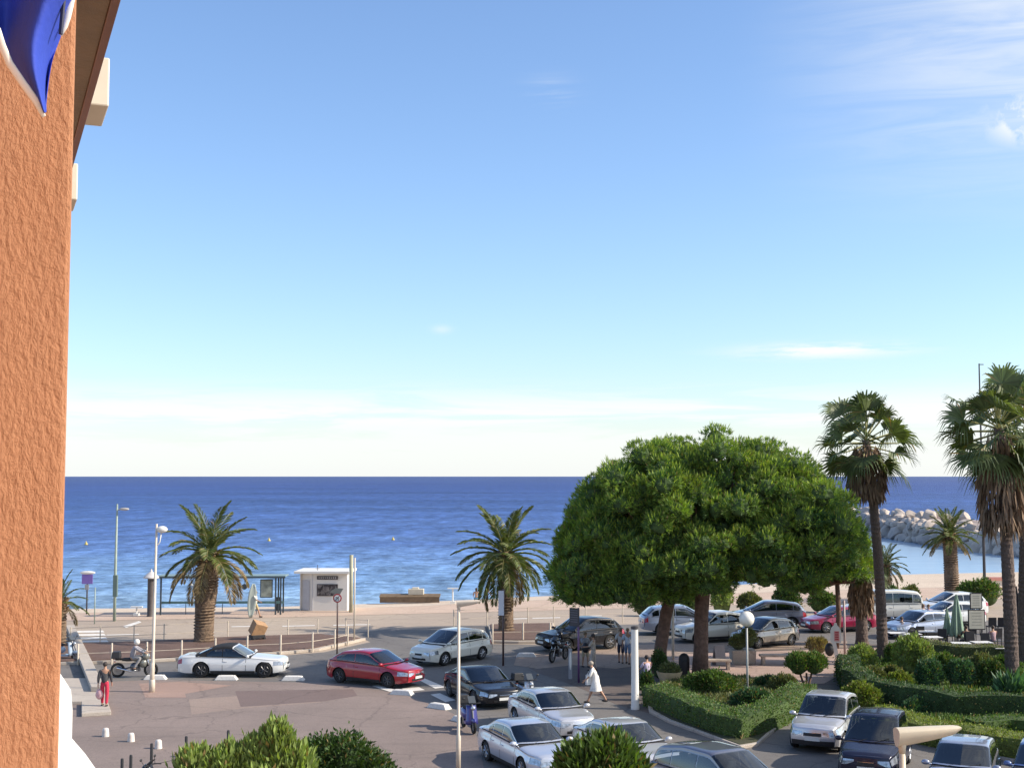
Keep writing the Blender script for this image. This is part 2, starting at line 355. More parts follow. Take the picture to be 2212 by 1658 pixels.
# roads, pavements, markings (4 mm steps)
sheet('road', [(-900, 1440), (140, 1432), (330, 1430), (600, 1416), (700, 1408), (800, 1386), (760, 1366), (900, 1352), (1052, 1350), (1060, 1390), (1186, 1392), (1200, 1350), (2900, 1330), (3600, 1700), (2400, 4200), (900, 4200), (600, 2400), (-900, 2400)], .004, asphalt)
sheet('plaza', [(-600, 1476), (150, 1474), (330, 1468), (700, 1474), (800, 1486), (870, 1499), (950, 1527), (1010, 1556), (1035, 1600), (1052, 1700), (1100, 2200), (1400, 5200), (-4000, 5200)], .008, plaza_m)
sheet('pavement', [(1118, 1428), (1190, 1414), (1400, 1402), (1860, 1392), (2900, 1370), (2900, 1500), (1860, 1478), (1740, 1480), (1400, 1490), (1402, 1540), (1330, 1520), (1250, 1484), (1160, 1452)], .008, dark_m)  # brown paving, the shade lying on it put into the dark colour
sheet('pavement', [(1440, 1428), (1480, 1412), (1830, 1400), (2000, 1398), (1845, 1440), (1780, 1476), (1700, 1478), (1560, 1462), (1450, 1466)], .012, pink_m)
sheet('promenade', [(-900, 1352), (200, 1340), (600, 1333), (900, 1325), (1260, 1316), (1600, 1306), (1950, 1296), (2900, 1285), (3600, 1252), (2600, 1259), (1950, 1270), (1600, 1281), (1260, 1291), (900, 1309), (600, 1319), (200, 1323), (-900, 1348)], .012, walk_m)
sheet('pavement', [(1118, 1412), (1200, 1404), (1400, 1391), (1830, 1384), (1830, 1398), (1600, 1404), (1480, 1411), (1440, 1428), (1330, 1444), (1240, 1436), (1160, 1444), (1110, 1436)], .013, ground_mat('sunlit_tan_paving', (.27, .20, .155), (.34, .255, .195), (.17, .13, .105), s1=.5))  # tan sheet painting the sunlit patches over the darker pavement
sheet('pavement_patch', [(508, 1492), (762, 1488), (772, 1502), (700, 1514), (520, 1526)], .012, ground_mat('patched_asphalt', (.16, .115, .10), (.185, .13, .115), (.12, .09, .08)))
sheet('pavement_patch', [(408, 1510), (560, 1500), (700, 1516), (520, 1530), (414, 1543)], .0105, ground_mat('pale_patch', (.27, .20, .165), (.31, .235, .19), (.21, .16, .125)))
sheet('pavement_patch', [(300, 1476), (385, 1472), (500, 1480), (400, 1498), (402, 1506), (314, 1506)], .0125, ground_mat('rose_patch', (.31, .205, .16), (.35, .235, .185), (.25, .17, .135)))
white_m = ground_mat('road_paint', (.66, .63, .58), (.74, .71, .66), (.45, .42, .38), s2=8.0, stain=.7)
def mark(px, z=.0165): sheet('road_marking', px, z, white_m)
mark([(803, 1481), (818, 1479), (862, 1492), (842, 1494)])
mark([(900, 1466), (915, 1464), (963, 1484), (940, 1487)])
mark([(930, 1500), (950, 1497), (985, 1512), (962, 1516)])
mark([(868, 1487), (905, 1484), (918, 1490), (878, 1494)])
for a, b_, y in ((500, 570, 1352), (610, 680, 1351), (720, 800, 1349), (1080, 1140, 1336), (1150, 1210, 1334), (1230, 1300, 1330), (1390, 1440, 1345), (230, 300, 1370), (1080, 1130, 1356), (640, 720, 1371)):
    mark([(a, y), (b_, y - 1.5), (b_, y), (a, y + 1.6)], .008)
for i in range(5):
    mark([(165 + i * 1, 1362 + i * 7), (222 + i * 3, 1361 + i * 7), (226 + i * 3, 1365 + i * 7), (165 + i, 1366 + i * 7)], .008)
mark([(266, 1352), (300, 1341), (306, 1344), (272, 1356)], .02)
# planting beds between the two roads, kerbed, slightly raised
def bed(px, name='planting_bed', mt=soil_m, h=.12, kerb=True, hk=.15, inset=.3):
    pts = [at(x, y, 0) for x, y in px]; c = sum(pts, Vector()) / len(pts)
    if kerb:
        mb = MB(); mb.prism([(p.x, p.y) for p in pts], 0.0, hk); tag(obj('kerb', mb, conc_m, bev=.02), kind='structure')
    q = [p + (c - p).normalized() * inset for p in pts]
    mb = MB(); mb.prism([(p.x, p.y) for p in q], .02, hk + h * .3); tag(obj(name, mb, mt), kind='structure')
bed([(60, 1438), (140, 1436), (330, 1430), (600, 1414), (690, 1406), (790, 1383), (700, 1374), (500, 1380), (300, 1390), (60, 1398)])
bed([(1054, 1353), (1120, 1351), (1196, 1350), (1188, 1389), (1120, 1390), (1062, 1389)])
# concrete ramp and landing on the left
mb = MB(); mb.prism([(at(x, y).x, at(x, y).y) for x, y in ((176, 1548), (240, 1544), (232, 1520), (176, 1522))], .0, .15); mb.prism([(at(x, y).x, at(x, y).y) for x, y in ((120, 1521.5), (231, 1519.5), (215, 1470), (120, 1470))], .0, .13)
tag(obj('pavement', mb, conc_m, bev=.02), kind='structure')
mb = MB(); mb.prism([(at(x, y).x, at(x, y).y) for x, y in ((142, 1362), (160, 1362), (226, 1500), (196, 1500))], .131, .34)
tag(obj('low_wall', mb, conc_m, bev=.02), 'long pale concrete ramp wall beside the person in red trousers', 'wall')
# ================================================================ BUILDING ON THE LEFT
def stucco():
    mt = bpy.data.materials.new('orange_stucco'); mt.use_nodes = True; t = mt.node_tree; L = t.links.new; b = t.nodes['Principled BSDF']
    tc = N(t, 'ShaderNodeTexCoord')
    n1 = N(t, 'ShaderNodeTexNoise', i_Scale=85.0, i_Detail=7.0, i_Roughness=.62, i_Distortion=.25); n2 = N(t, 'ShaderNodeTexNoise', i_Scale=150.0, i_Detail=3.0); n3 = N(t, 'ShaderNodeTexNoise', i_Scale=1.8, i_Detail=8.0, i_Roughness=.7)
    mp = N(t, 'ShaderNodeMapping'); mp.inputs['Scale'].default_value = (1.0, 1, .55); L(tc.outputs['Object'], mp.inputs[0])
    for n in (n1, n2, n3): L(mp.outputs[0], n.inputs['Vector'])
    rp = N(t, 'ShaderNodeValToRGB'); L(n3.outputs[0], rp.inputs[0]); e = rp.color_ramp.elements
    e[0].position = .3; e[0].color = (.38, .170, .082, 1); e[1].position = .7; e[1].color = (.45, .21, .105, 1)
    mp2 = N(t, 'ShaderNodeMapping'); mp2.inputs['Scale'].default_value = (9, 9, .5); L(tc.outputs['Object'], mp2.inputs[0]); n4 = N(t, 'ShaderNodeTexNoise', i_Scale=1.0, i_Detail=6.0, i_Roughness=.6); L(mp2.outputs[0], n4.inputs['Vector'])
    r4 = N(t, 'ShaderNodeMapRange'); L(n4.outputs[0], r4.inputs[0]); r4.inputs[1].default_value = .48; r4.inputs[2].default_value = .75; r4.inputs[3].default_value = 0; r4.inputs[4].default_value = .38
    mx4 = N(t, 'ShaderNodeMixRGB'); L(r4.outputs[0], mx4.inputs[0]); L(rp.outputs[0], mx4.inputs[1]); mx4.inputs[2].default_value = (.26, .125, .07, 1)
    L(mx4.outputs[0], b.inputs['Base Color']); b.inputs['Roughness'].default_value = .9
    ad = N(t, 'ShaderNodeMath', operation='MULTIPLY_ADD'); L(n2.outputs[0], ad.inputs[0]); ad.inputs[1].default_value = .25; L(n1.outputs[0], ad.inputs[2])
    bp = N(t, 'ShaderNodeBump', i_Strength=.8, i_Distance=.010); L(ad.outputs[0], bp.inputs['Height']); L(bp.outputs[0], b.inputs['Normal'])
    return mt
st_m = stucco()
A = Vector((-math.sin(R(22)), math.cos(R(22)), 0)); NN = Vector((math.cos(R(22)), math.sin(R(22)), 0))   # along the facade, out of it
P0 = Vector((-.752, 2.2, 0))
cream = M('cream_paint', (.68, .60, .48), .6, var=.06); wood = M('brown_soffit', (.17, .11, .055), .6, var=.25, scale=2.5, bump=.2, bscale=20)
white_p = M('white_render', (.72, .70, .65), .55, var=.04)
bl = thing('apartment_building', 'orange stucco apartment building at the left edge with brown soffit', 'building', (P0.x, P0.y, 0), math.atan2(A.y, A.x))
# building frame: +x along the facade (away from the camera), -y out of the facade
mb = MB(); mb.box((.09, .85, 9.2), (.18, 1.7, 7.5)); obj('partition_wall', mb, st_m, bl, bev=.008)
mb = MB(); mb.box((8, 1.85, 7.0), (26, .3, 14)); obj('facade_wall', mb, st_m, bl)
mb = MB(); mb.box((8, .9, 7.42), (15.7, 1.7, .22)); mb.box((-2.6, .9, 7.42), (5.0, 1.7, .22)); obj('balcony_floor', mb, cream, bl)
mb = MB(); mb.box((8.09, .76, 10.68), (15.6, 1.93, .20)); obj('soffit', mb, wood, bl)
mb = MB(); mb.box((8.09, -.221, 10.68), (15.6, .03, .215)); obj('soffit_edge', mb, M('fascia_brown', (.16, .06, .03), .5, var=.15), bl, bev=.004)
mb = MB(); mb.box((8.09, .9, 11.4), (15.6, 1.5, .2)); obj('upper_slab', mb, cream, bl)
for t in (6.03, 8.92, 11.8):
    mb = MB(); mb.box((t, -.39, 11.45), (.5, .25, .30)); obj('corbel', mb, cream, bl, bev=.01)
for x0, ln, bel, vk, zt in ((1.15, .85, .29, 2.2, 8.47), (2.35, .95, .218, 4.5, 8.47)):       # bellied white parapets seen end-on
    g = []
    for i in range(13):
        u = i / 12; s = math.sin(math.pi * u) ** .45 if 0 < u < 1 else 0.0; row = []
        for j in range(17):
            v = j / 16; z = zt - 1.0 * v; o = bel * (math.sin(math.pi / 2 * min(1, v * vk)) ** .9) * s
            row.append((x0 + ln * u, .02 - o, z - .06 * (1 - s)))
        g.append(row)
    mb = MB(); mb.grid(g); o = obj('parapet', mb, white_p, bl, smooth=True); sm = o.modifiers.new('solid', 'SOLIDIFY'); sm.thickness = .03
# blue scalloped awning valance, white bias trim
awn = thing('awning', 'blue scalloped awning valance with white trim hanging over the orange wall', 'awning', (0, 0, 0))
blue_m = M('blue_canvas', (.035, .075, .52), .75, var=.12, scale=9, bump=.15, bscale=60, sub=.25); trim_m = M('white_trim', (.78, .74, .66), .7, var=.05)
lft = [(-60, -60), (-30, -10), (-8, 45), (2, 88), (18, 128), (48, 172), (78, 212), (97, 246)]
rgt = [(190, -60), (160, -12), (146, 15), (134, 70), (124, 98), (113, 135), (105, 190), (99, 244)]
g = []
for (a, b_) in zip(lft, rgt):
    row = []
    for k in range(9):
        u = k / 8; x = a[0] + (b_[0] - a[0]) * u; y = a[1] + (b_[1] - a[1]) * u
        row.append(atY(x, y, 1.75 + .05 * math.sin(u * 7 + y * .012) + .02 * u))
    g.append(row)
mb = MB(); mb.grid(g); o = obj('valance', mb, blue_m, awn, smooth=True); s_ = o.modifiers.new('solid', 'SOLIDIFY'); s_.thickness = .0025; o.modifiers.new('sub', 'SUBSURF').levels = 1
def ribbon(path, w, Y):
    mb = MB(); pts = [atY(x, y, Y) for x, y in path]; mb.tube(pts, [w * k for k in ([.8] + [1] * (len(pts) - 2) + [.55])], 8, flat=.35); return mb
obj('trim', ribbon([(-44, 12), (-6, 66), (4, 98), (20, 137), (50, 181), (78, 219), (95, 252)], .0052, 1.72), trim_m, awn, smooth=True)
g = [[atY(x + d, y, 1.80) for d in (0, w * .5, w)] for x, y, w in ((150, -60, 30), (142, -10, 22), (139, 15, 20), (136, 40, 17), (133, 60, 13), (131, 78, 4))]
mb = MB(); mb.grid(g); o = obj('trim', mb, trim_m, awn, smooth=True); o.modifiers.new('solid', 'SOLIDIFY').thickness = .003
mb = MB(); mb.tube([atY(x, y, 1.77) for x, y in ((146, -60), (138, -5), (134, 40), (131, 74))], .0032, 6); obj('seam', mb, M('dark_seam', (.01, .012, .04)), awn)

# ================================================================ VEGETATION
def fast_mesh(name, V, F, mats, mi=None, smooth=False):
    me = bpy.data.meshes.new(name); k = F.shape[1]; n = len(F)
    me.vertices.add(len(V)); me.vertices.foreach_set('co', np.ascontiguousarray(V, dtype=np.float32).ravel())
    me.loops.add(n * k); me.loops.foreach_set('vertex_index', np.ascontiguousarray(F, dtype=np.int32).ravel())
    me.polygons.add(n); me.polygons.foreach_set('loop_start', np.arange(0, n * k, k, dtype=np.int32))
    for m in (mats if isinstance(mats, (list, tuple)) else [mats]): me.materials.append(m)
    if mi is not None: me.polygons.foreach_set('material_index', np.ascontiguousarray(mi, dtype=np.int32))
    if smooth: me.polygons.foreach_set('use_smooth', np.ones(n, dtype=bool))
    me.update(calc_edges=True); me.validate(); return me
def nrm(a): return a / np.maximum(np.linalg.norm(a, axis=1, keepdims=True), 1e-9)
def blades(P, D, ln, wd, bend=0.0):
    """kite-shaped leaves from points P along D; ln, wd arrays or floats"""
    n = len(P); D = nrm(D); S = nrm(np.cross(D, rng.normal(size=(n, 3)))); ln = np.broadcast_to(ln, n)[:, None]; wd = np.broadcast_to(wd, n)[:, None]
    mid = P + D * ln * .5; tip = P + D * ln; tip[:, 2] -= bend * ln[:, 0]
    V = np.stack([P, mid + S * wd * .5, tip, mid - S * wd * .5], 1).reshape(-1, 3); F = np.arange(4 * n).reshape(n, 4)
    return V, F
def joinVF(parts):
    Vs, Fs, o = [], [], 0
    for V, F in parts: Vs.append(V); Fs.append(F + o); o += len(V)
    return np.concatenate(Vs), np.concatenate(Fs)
def mb_np(mb):    # quads only
    V = np.array(mb.v, dtype=float); F = np.array([f if len(f) == 4 else (f[0], f[1], f[2], f[2]) for f in mb.f if len(f) in (4,)], dtype=int); return V, F
def sph(n): return nrm(rng.normal(size=(n, 3)))

bark_m = M('pine_bark', (.15, .085, .060), .9, var=.35, scale=6, bump=.9, bscale=14)
palm_bark = M('palm_trunk', (.17, .115, .075), .9, var=.5, scale=7, bump=.9, bscale=16)
palm_bark2 = M('fan_palm_trunk', (.12, .085, .07), .9, var=.25, scale=9, bump=.7, bscale=18)
needle_m = M('pine_needles', (.165, .255, .040), .6, var=.5, scale=1.1, island=.35, sub=.30, hue=(.070, .150, .045))
shoot_m = M('pine_shoots', (.30, .38, .06), .5, var=.3, scale=.8, island=.35, sub=.30)  # paler young growth, colour raised further to paint sun on the crown tops
needle_core = M('pine_inner_shade', (.050, .085, .022), .9, var=.3, scale=2, bump=1.0, bscale=5)  # crown core kept dark so gaps between clumps read as painted shade
frond_m = M('date_palm_leaflets', (.11, .14, .034), .5, var=.25, scale=1.2, island=.3, sub=.2)
frond_dry = M('dry_palm_leaflets', (.25, .18, .09), .7, var=.3, scale=1.5, island=.35, sub=.15)
fan_m = M('fan_palm_leaf', (.12, .155, .055), .5, var=.25, scale=1.5, island=.3, sub=.2)
fan_dry = M('dead_fan_leaf', (.22, .145, .09), .85, var=.35, scale=2, island=.4)
rachis_m = M('palm_rib', (.30, .28, .10), .5, var=.15)

def frond_mesh(elev, ln=2.9, droop=1.0, dry=False, nleaf=64):
    seg = 14; pts = []; p = np.zeros(3); a = elev
    for i in range(seg + 1):
        pts.append(p.copy()); a2 = a - droop * (i / seg) ** 1.3 * R(75)
        p = p + np.array([math.cos(a2), 0, math.sin(a2)]) * ln / seg
    pts = np.array(pts); mb = MB(); mb.tube([Vector(q) for q in pts], [.035 * (1 - .85 * i / seg) for i in range(seg + 1)], 4, m=1)
    P, D, Ls = [], [], []
    for i in range(nleaf):
        s = .10 + .90 * (i + .5) / nleaf; f = s * seg; k = min(int(f), seg - 1); q = pts[k] * (1 - f + k) + pts[k + 1] * (f - k)
        t = pts[k + 1] - pts[k]; t /= np.linalg.norm(t); up = np.array([-t[2], 0, t[0]])
        for sd in (-1, 1):
            lf = (.58 * math.sin(math.pi * min(1, (.12 + s * .86))) ** .6 + .08) * ln / 2.9
            d = t * (.75 + .6 * s) + np.array([0, sd, 0]) * .95 + up * (.28 - .35 * s) + rng.normal(size=3) * .09
            P.append(q); D.append(d); Ls.append(lf)
    V, F = blades(np.array(P), np.array(D), np.array(Ls), .055, bend=.12)
    V1, F1 = np.array(mb.v), np.array([f for f in mb.f if len(f) == 4])
    mi = np.concatenate([np.zeros(len(F), int), np.ones(len(F1), int)]); VV, FF = joinVF([(V, F), (V1, F1)])
    return fast_mesh('frond', VV, FF, [frond_dry if dry else frond_m, rachis_m], mi)
FR = {}
def get_frond(e, dry, dr):
    k = (round(e / 12), dry, dr)
    if k not in FR: FR[k] = [frond_mesh(R(k[0] * 12), droop=dr, dry=dry) for _ in range(2)]
    return random.choice(FR[k])
def trunk_mb(h, prof, ring=.16, bulge=.035, n=14, lean=(0, 0), jag=.02):
    g = []; steps = int(h / (ring / 2)); mb = MB()
    for i in range(steps + 1):
        z = h * i / steps; u = i / steps; r = np.interp(u, [p[0] for p in prof], [p[1] for p in prof]) + (bulge if i % 2 else 0)
        row = []
        for k in range(n + 1):
            a = 2 * math.pi * (k % n) / n + (.22 if (i // 2) % 2 else 0); rr = r + (math.sin(k % n * 12.9898 + i * 78.233) * .5) * jag * 2
            row.append((lean[0] * u * u + rr * math.cos(a), lean[1] * u * u + rr * math.sin(a), z))
        g.append(row)
    mb.grid(g); return mb
def date_palm(loc, h, prof, label, scale=1.0, nf=46, lean=(0, 0), droop=.8, low=-35, dryn=8, group='date palms on the seafront'):
    t = thing('date_palm', label, 'palm tree', loc, random.uniform(0, .5), group)
    obj('trunk', trunk_mb(h, prof, lean=lean, jag=.03, bulge=.05), palm_bark, t, smooth=False)
    mb = MB()
    for k in range(40):      # cut leaf bases under the crown
        a = k * 2.4; z = h - .75 + .018 * k; r = prof[-1][1]
        mb.box((lean[0] + math.cos(a) * (r + .07), lean[1] + math.sin(a) * (r + .07), z), (.26, .07, .05), a, ry=-.7)
    obj('leaf_bases', mb, M('cut_leaf_base', (.30, .19, .09), .9, var=.3, scale=8), t)
    for k in range(nf):
        u = (k + .5) / nf; e = 86 - (86 - low) * u ** .85 + random.uniform(-5, 5); az = k * 2.39996 + random.uniform(-.15, .15)
        o = link('frond', get_frond(e, k >= nf - dryn, droop if e < 50 else droop * .62), t, (lean[0], lean[1], h - .12 - .3 * u), az)
        s = scale * random.uniform(.86, 1.06) ; o.scale = (s, s, s)
    return t

def fan_mesh(elev, dead=False):
    pet = random.uniform(.55, 1.25); tw = random.uniform(-.9, .9); P0_ = np.array([math.cos(elev) * pet, 0, math.sin(elev) * pet]); t = P0_ / pet; up0 = np.array([-t[2], 0, t[0]]); yv = np.array([0, 1., 0]); up = up0 * math.cos(tw) + yv * math.sin(tw); yv = yv * math.cos(tw) - up0 * math.sin(tw)
    V, F = [], []; ns = 26
    for i in range(ns):
        a = R(-92 + 184 * (i + .5) / ns); r1 = .42; r2 = .88 * random.uniform(.85, 1.12)
        d = t * math.cos(a) + yv * math.sin(a) + up * (.10 + .25 * abs(math.sin(a))); d /= np.linalg.norm(d); w = .042
        side = np.cross(d, up); side /= max(1e-6, np.linalg.norm(side))
        m = P0_ + d * r1 + np.array([0, 0, -.03]); tp = P0_ + d * (r1 + (r2 - r1) * .62) + np.array([0, 0, -.13 * random.uniform(.6, 1.4)]); tp2 = tp + d * .18 + np.array([0, 0, -.20]) * random.uniform(.5, 1.6)
        o = len(V); V += [P0_, m + side * w, m - side * w, tp + side * w * .5, tp - side * w * .5, tp2 + side * .004, tp2 - side * .004]
        F += [(o, o + 1, o + 2, o), (o + 1, o + 3, o + 4, o + 2), (o + 3, o + 5, o + 6, o + 4)]
    mb = MB(); mb.tube([Vector((0, 0, 0)), Vector(P0_)], [.03, .018], 4); o = len(V); V += [np.array(v) for v in mb.v]; nf = len(F); F += [tuple(i + o for i in f) for f in mb.f if len(f) == 4]
    me = bpy.data.meshes.new('fan_leaf'); me.from_pydata([tuple(v) for v in V], [], [f if f[0] != f[3] else f[:3] for f in F])
    me.materials.append(fan_dry if dead else fan_m); me.materials.append(rachis_m)
    me.polygons.foreach_set('material_index', [0] * nf + [0 if dead else 1] * (len(F) - nf)); me.update(); return me
FA = {}
def get_fan(e):
    k = round(e / 15)
    if k not in FA: FA[k] = [fan_mesh(R(k * 15)) for _ in range(3)]
    return random.choice(FA[k])
def skirt_mesh(r0, r1, h):
    n = 900; a = rng.uniform(0, 2 * math.pi, n); z = rng.uniform(0, 1, n) ** .8; r = r0 + (r1 - r0) * np.sin(np.pi * np.clip(z * .62 + .12, 0, 1)) * rng.uniform(.6, 1.05, n)
    P = np.stack([r * np.cos(a), r * np.sin(a), -z * h * .75], 1); D = np.stack([np.cos(a) * .12, np.sin(a) * .12, -np.ones(n)], 1) + rng.normal(size=(n, 3)) * .12
    V, F = blades(P, D, rng.uniform(.35, .75, n) * h * .35, .11); return fast_mesh('dead_leaf_skirt', V, F, fan_dry)
def fan_palm(loc, h, r, label, scale=1.0, nf=34, lean=(0, 0), low=-45, skirt=(.75, 2.0), top=0):
    t = thing('fan_palm', label, 'palm tree', loc, 0, 'tall fan palms on the right')
    obj('trunk', trunk_mb(h, [(0, r * 1.35), (.06, r * 1.1), (1, r * .8)], ring=.22, bulge=.012, n=12, lean=lean, jag=.012), palm_bark2, t)
    o = link('dead_leaf_skirt', skirt_mesh(r, skirt[0], skirt[1]), t, (lean[0], lean[1], h - .15)); o['kind'] = 'stuff'
    for k in range(nf):
        u = (k + .5) / nf; e = 85 - (85 - low) * u ** .9 + random.uniform(-7, 7); az = k * 2.39996 + random.uniform(-.3, .3)
        o = link('fan_leaf', get_fan(e), t, (lean[0], lean[1], h + .25 - .7 * u), az); s = scale * random.uniform(.72, 1.15); o.scale = (s, s, s)
    return t

def umbrella_pine(loc, trunk_pts, trunk_r, lobes, label, nclump, seed):
    """lobes: list of (centre, radii) ellipsoids whose upper shells carry the needle clumps"""
    global rng; rng = np.random.default_rng(seed); rs = random.Random(seed)
    t = thing('umbrella_pine', label, 'pine tree', loc, 0, 'umbrella pines')
    mb = MB(); mb.tube(trunk_pts, trunk_r, 12); fork = Vector(trunk_pts[-1])
    obj('trunk', mb, bark_m, t, smooth=True)
    C, S = [], []
    tot = sum(r[0] * r[1] for _, r in lobes)
    for c, r in lobes:
        n = int(nclump * r[0] * r[1] / tot); i = 0; tries = 0
        while i < n and tries < 40 * n:
            tries += 1; d = Vector((rs.gauss(0, 1), rs.gauss(0, 1), rs.gauss(.25, 1))).normalized()
            if d.z < -.55: continue
            k = rs.uniform(.72, 1.04) if rs.random() > .04 else rs.uniform(1.03, 1.07); k = k * (1 + .10 * math.sin(d.x * 5 + c[0]) * math.sin(d.z * 6 + 1) )
            p = Vector((c[0] + d.x * r[0] * k, c[1] + d.y * r[1] * k, c[2] + (d.z * r[2] if d.z > 0 else d.z * r[2] * .45) * k))
            if any(((p.x - q[0]) / w[0]) ** 2 + ((p.y - q[1]) / w[1]) ** 2 + ((p.z - q[2]) / w[2]) ** 2 < .34 for q, w in lobes): continue
            C.append(p); S.append(rs.uniform(.48, .98)); i += 1
    mb = MB()
    for i, (p, s) in enumerate(zip(C, S)):
        if i % 3 == 0 and p.z > fork.z - 1:
            m = fork.lerp(p, .5) + Vector((rs.uniform(-.3, .3), rs.uniform(-.3, .3), -.35)); mb.tube([fork + Vector((0, 0, -.2)), m, p], [.10, .06, .025], 5, caps=False)
    obj('branches', mb, bark_m, t)
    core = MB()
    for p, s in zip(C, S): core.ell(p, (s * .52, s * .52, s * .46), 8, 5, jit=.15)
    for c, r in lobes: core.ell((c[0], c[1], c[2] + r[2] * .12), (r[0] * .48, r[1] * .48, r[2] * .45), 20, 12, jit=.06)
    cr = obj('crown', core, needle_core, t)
    parts = []; shoots = []
    for p, s in zip(C, S):
        nt = int(62 * (s / .5) ** 2); d = sph(nt); d = d[d[:, 2] > -.55]; nt = len(d)
        base = np.array(p) + d * np.array([s, s, s * .85]) * rng.uniform(.62, .95, nt)[:, None]
        ax = nrm(d * .9 + np.array([0, 0, .42]) + rng.normal(size=(nt, 3)) * .2)      # shoots turn up
        nb = 11; b2 = np.repeat(base, nb, 0) + rng.normal(size=(nt * nb, 3)) * .035; a2 = np.repeat(ax, nb, 0) + rng.normal(size=(nt * nb, 3)) * .42
        parts.append(blades(b2, a2, rng.uniform(.12, .22, nt * nb), .028))
        V, F = blades(base, ax + np.array([0, 0, .4]), rng.uniform(.17, .30, nt) * (.55 + .6 * (d[:, 2] > .1)), .048); shoots.append((V, F))
    V, F = joinVF(shoots); o = link('young_shoots', fast_mesh('young_shoots', V, F, shoot_m), t); o['kind'] = 'stuff'
    V, F = joinVF(parts); o = link('needles', fast_mesh('needles', V, F, needle_m), t); o['kind'] = 'stuff'
    return t

def leaf_blob(blobs, n, ln, wd, up=.5, mt=None, rough=.45, shell=.75):
    tot = sum(r[0] * r[1] + r[0] * r[2] for _, r in blobs); parts = []; core = MB()
    for c, r in blobs:
        k = max(8, int(n * (r[0] * r[1] + r[0] * r[2]) / tot)); d = sph(k); d[:, 2] = np.where(d[:, 2] < -.3, -d[:, 2], d[:, 2])
        lump = 1 + .12 * np.sin(d[:, 0] * 7 + c[0] * 3) * np.sin(d[:, 1] * 6 + 2) + rng.normal(size=k) * .04
        P = np.array(c) + d * np.array(r) * (rng.uniform(shell, 1.0, k) * lump * np.where(rng.uniform(size=k) < .06, rng.uniform(1.05, 1.28, k), 1))[:, None]; D = d + np.array([0, 0, up]) + rng.normal(size=(k, 3)) * rough
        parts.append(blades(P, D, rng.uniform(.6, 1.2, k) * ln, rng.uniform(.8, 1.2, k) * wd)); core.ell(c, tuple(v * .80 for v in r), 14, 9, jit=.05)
    return joinVF(parts), core
leaf_cols = {'dark': (.050, .095, .024), 'mid': (.085, .145, .030), 'light': (.23, .30, .085), 'blue': (.060, .130, .060), 'yellow': (.170, .215, .035), 'dry': (.26, .21, .10), 'olive': (.13, .15, .055)}
def leafm(k): return M('leaf_' + k, leaf_cols[k], .62, var=.3, scale=2.2, island=.4, sub=.25)
def corem(k): return M('shrub_inside_' + k, tuple(v * .6 for v in leaf_cols[k]), .9, var=.4, scale=5, bump=1, bscale=9)  # leaf colour darkened to paint shade inside shrubs and hedges
def shrub(name, label, cat, loc, blobs, n, ln, wd, col, up=.5, rough=.35, group=None, stem=None):
    t = thing(name, label, cat, loc, 0, group); (V, F), core = leaf_blob(blobs, n, ln, wd, up, rough=rough)
    obj('branches', core, corem(col), t); o = link('foliage', fast_mesh('foliage', V, F, leafm(col)), t); o['kind'] = 'stuff'  # the branches mesh is a solid core in the darkened inside colour
    if stem:
        mb = MB(); mb.tube([(0, 0, 0), (stem[1], 0, stem[0])], [.12, .07], 8); obj('trunk', mb, bark_m, t, smooth=True)
    return t
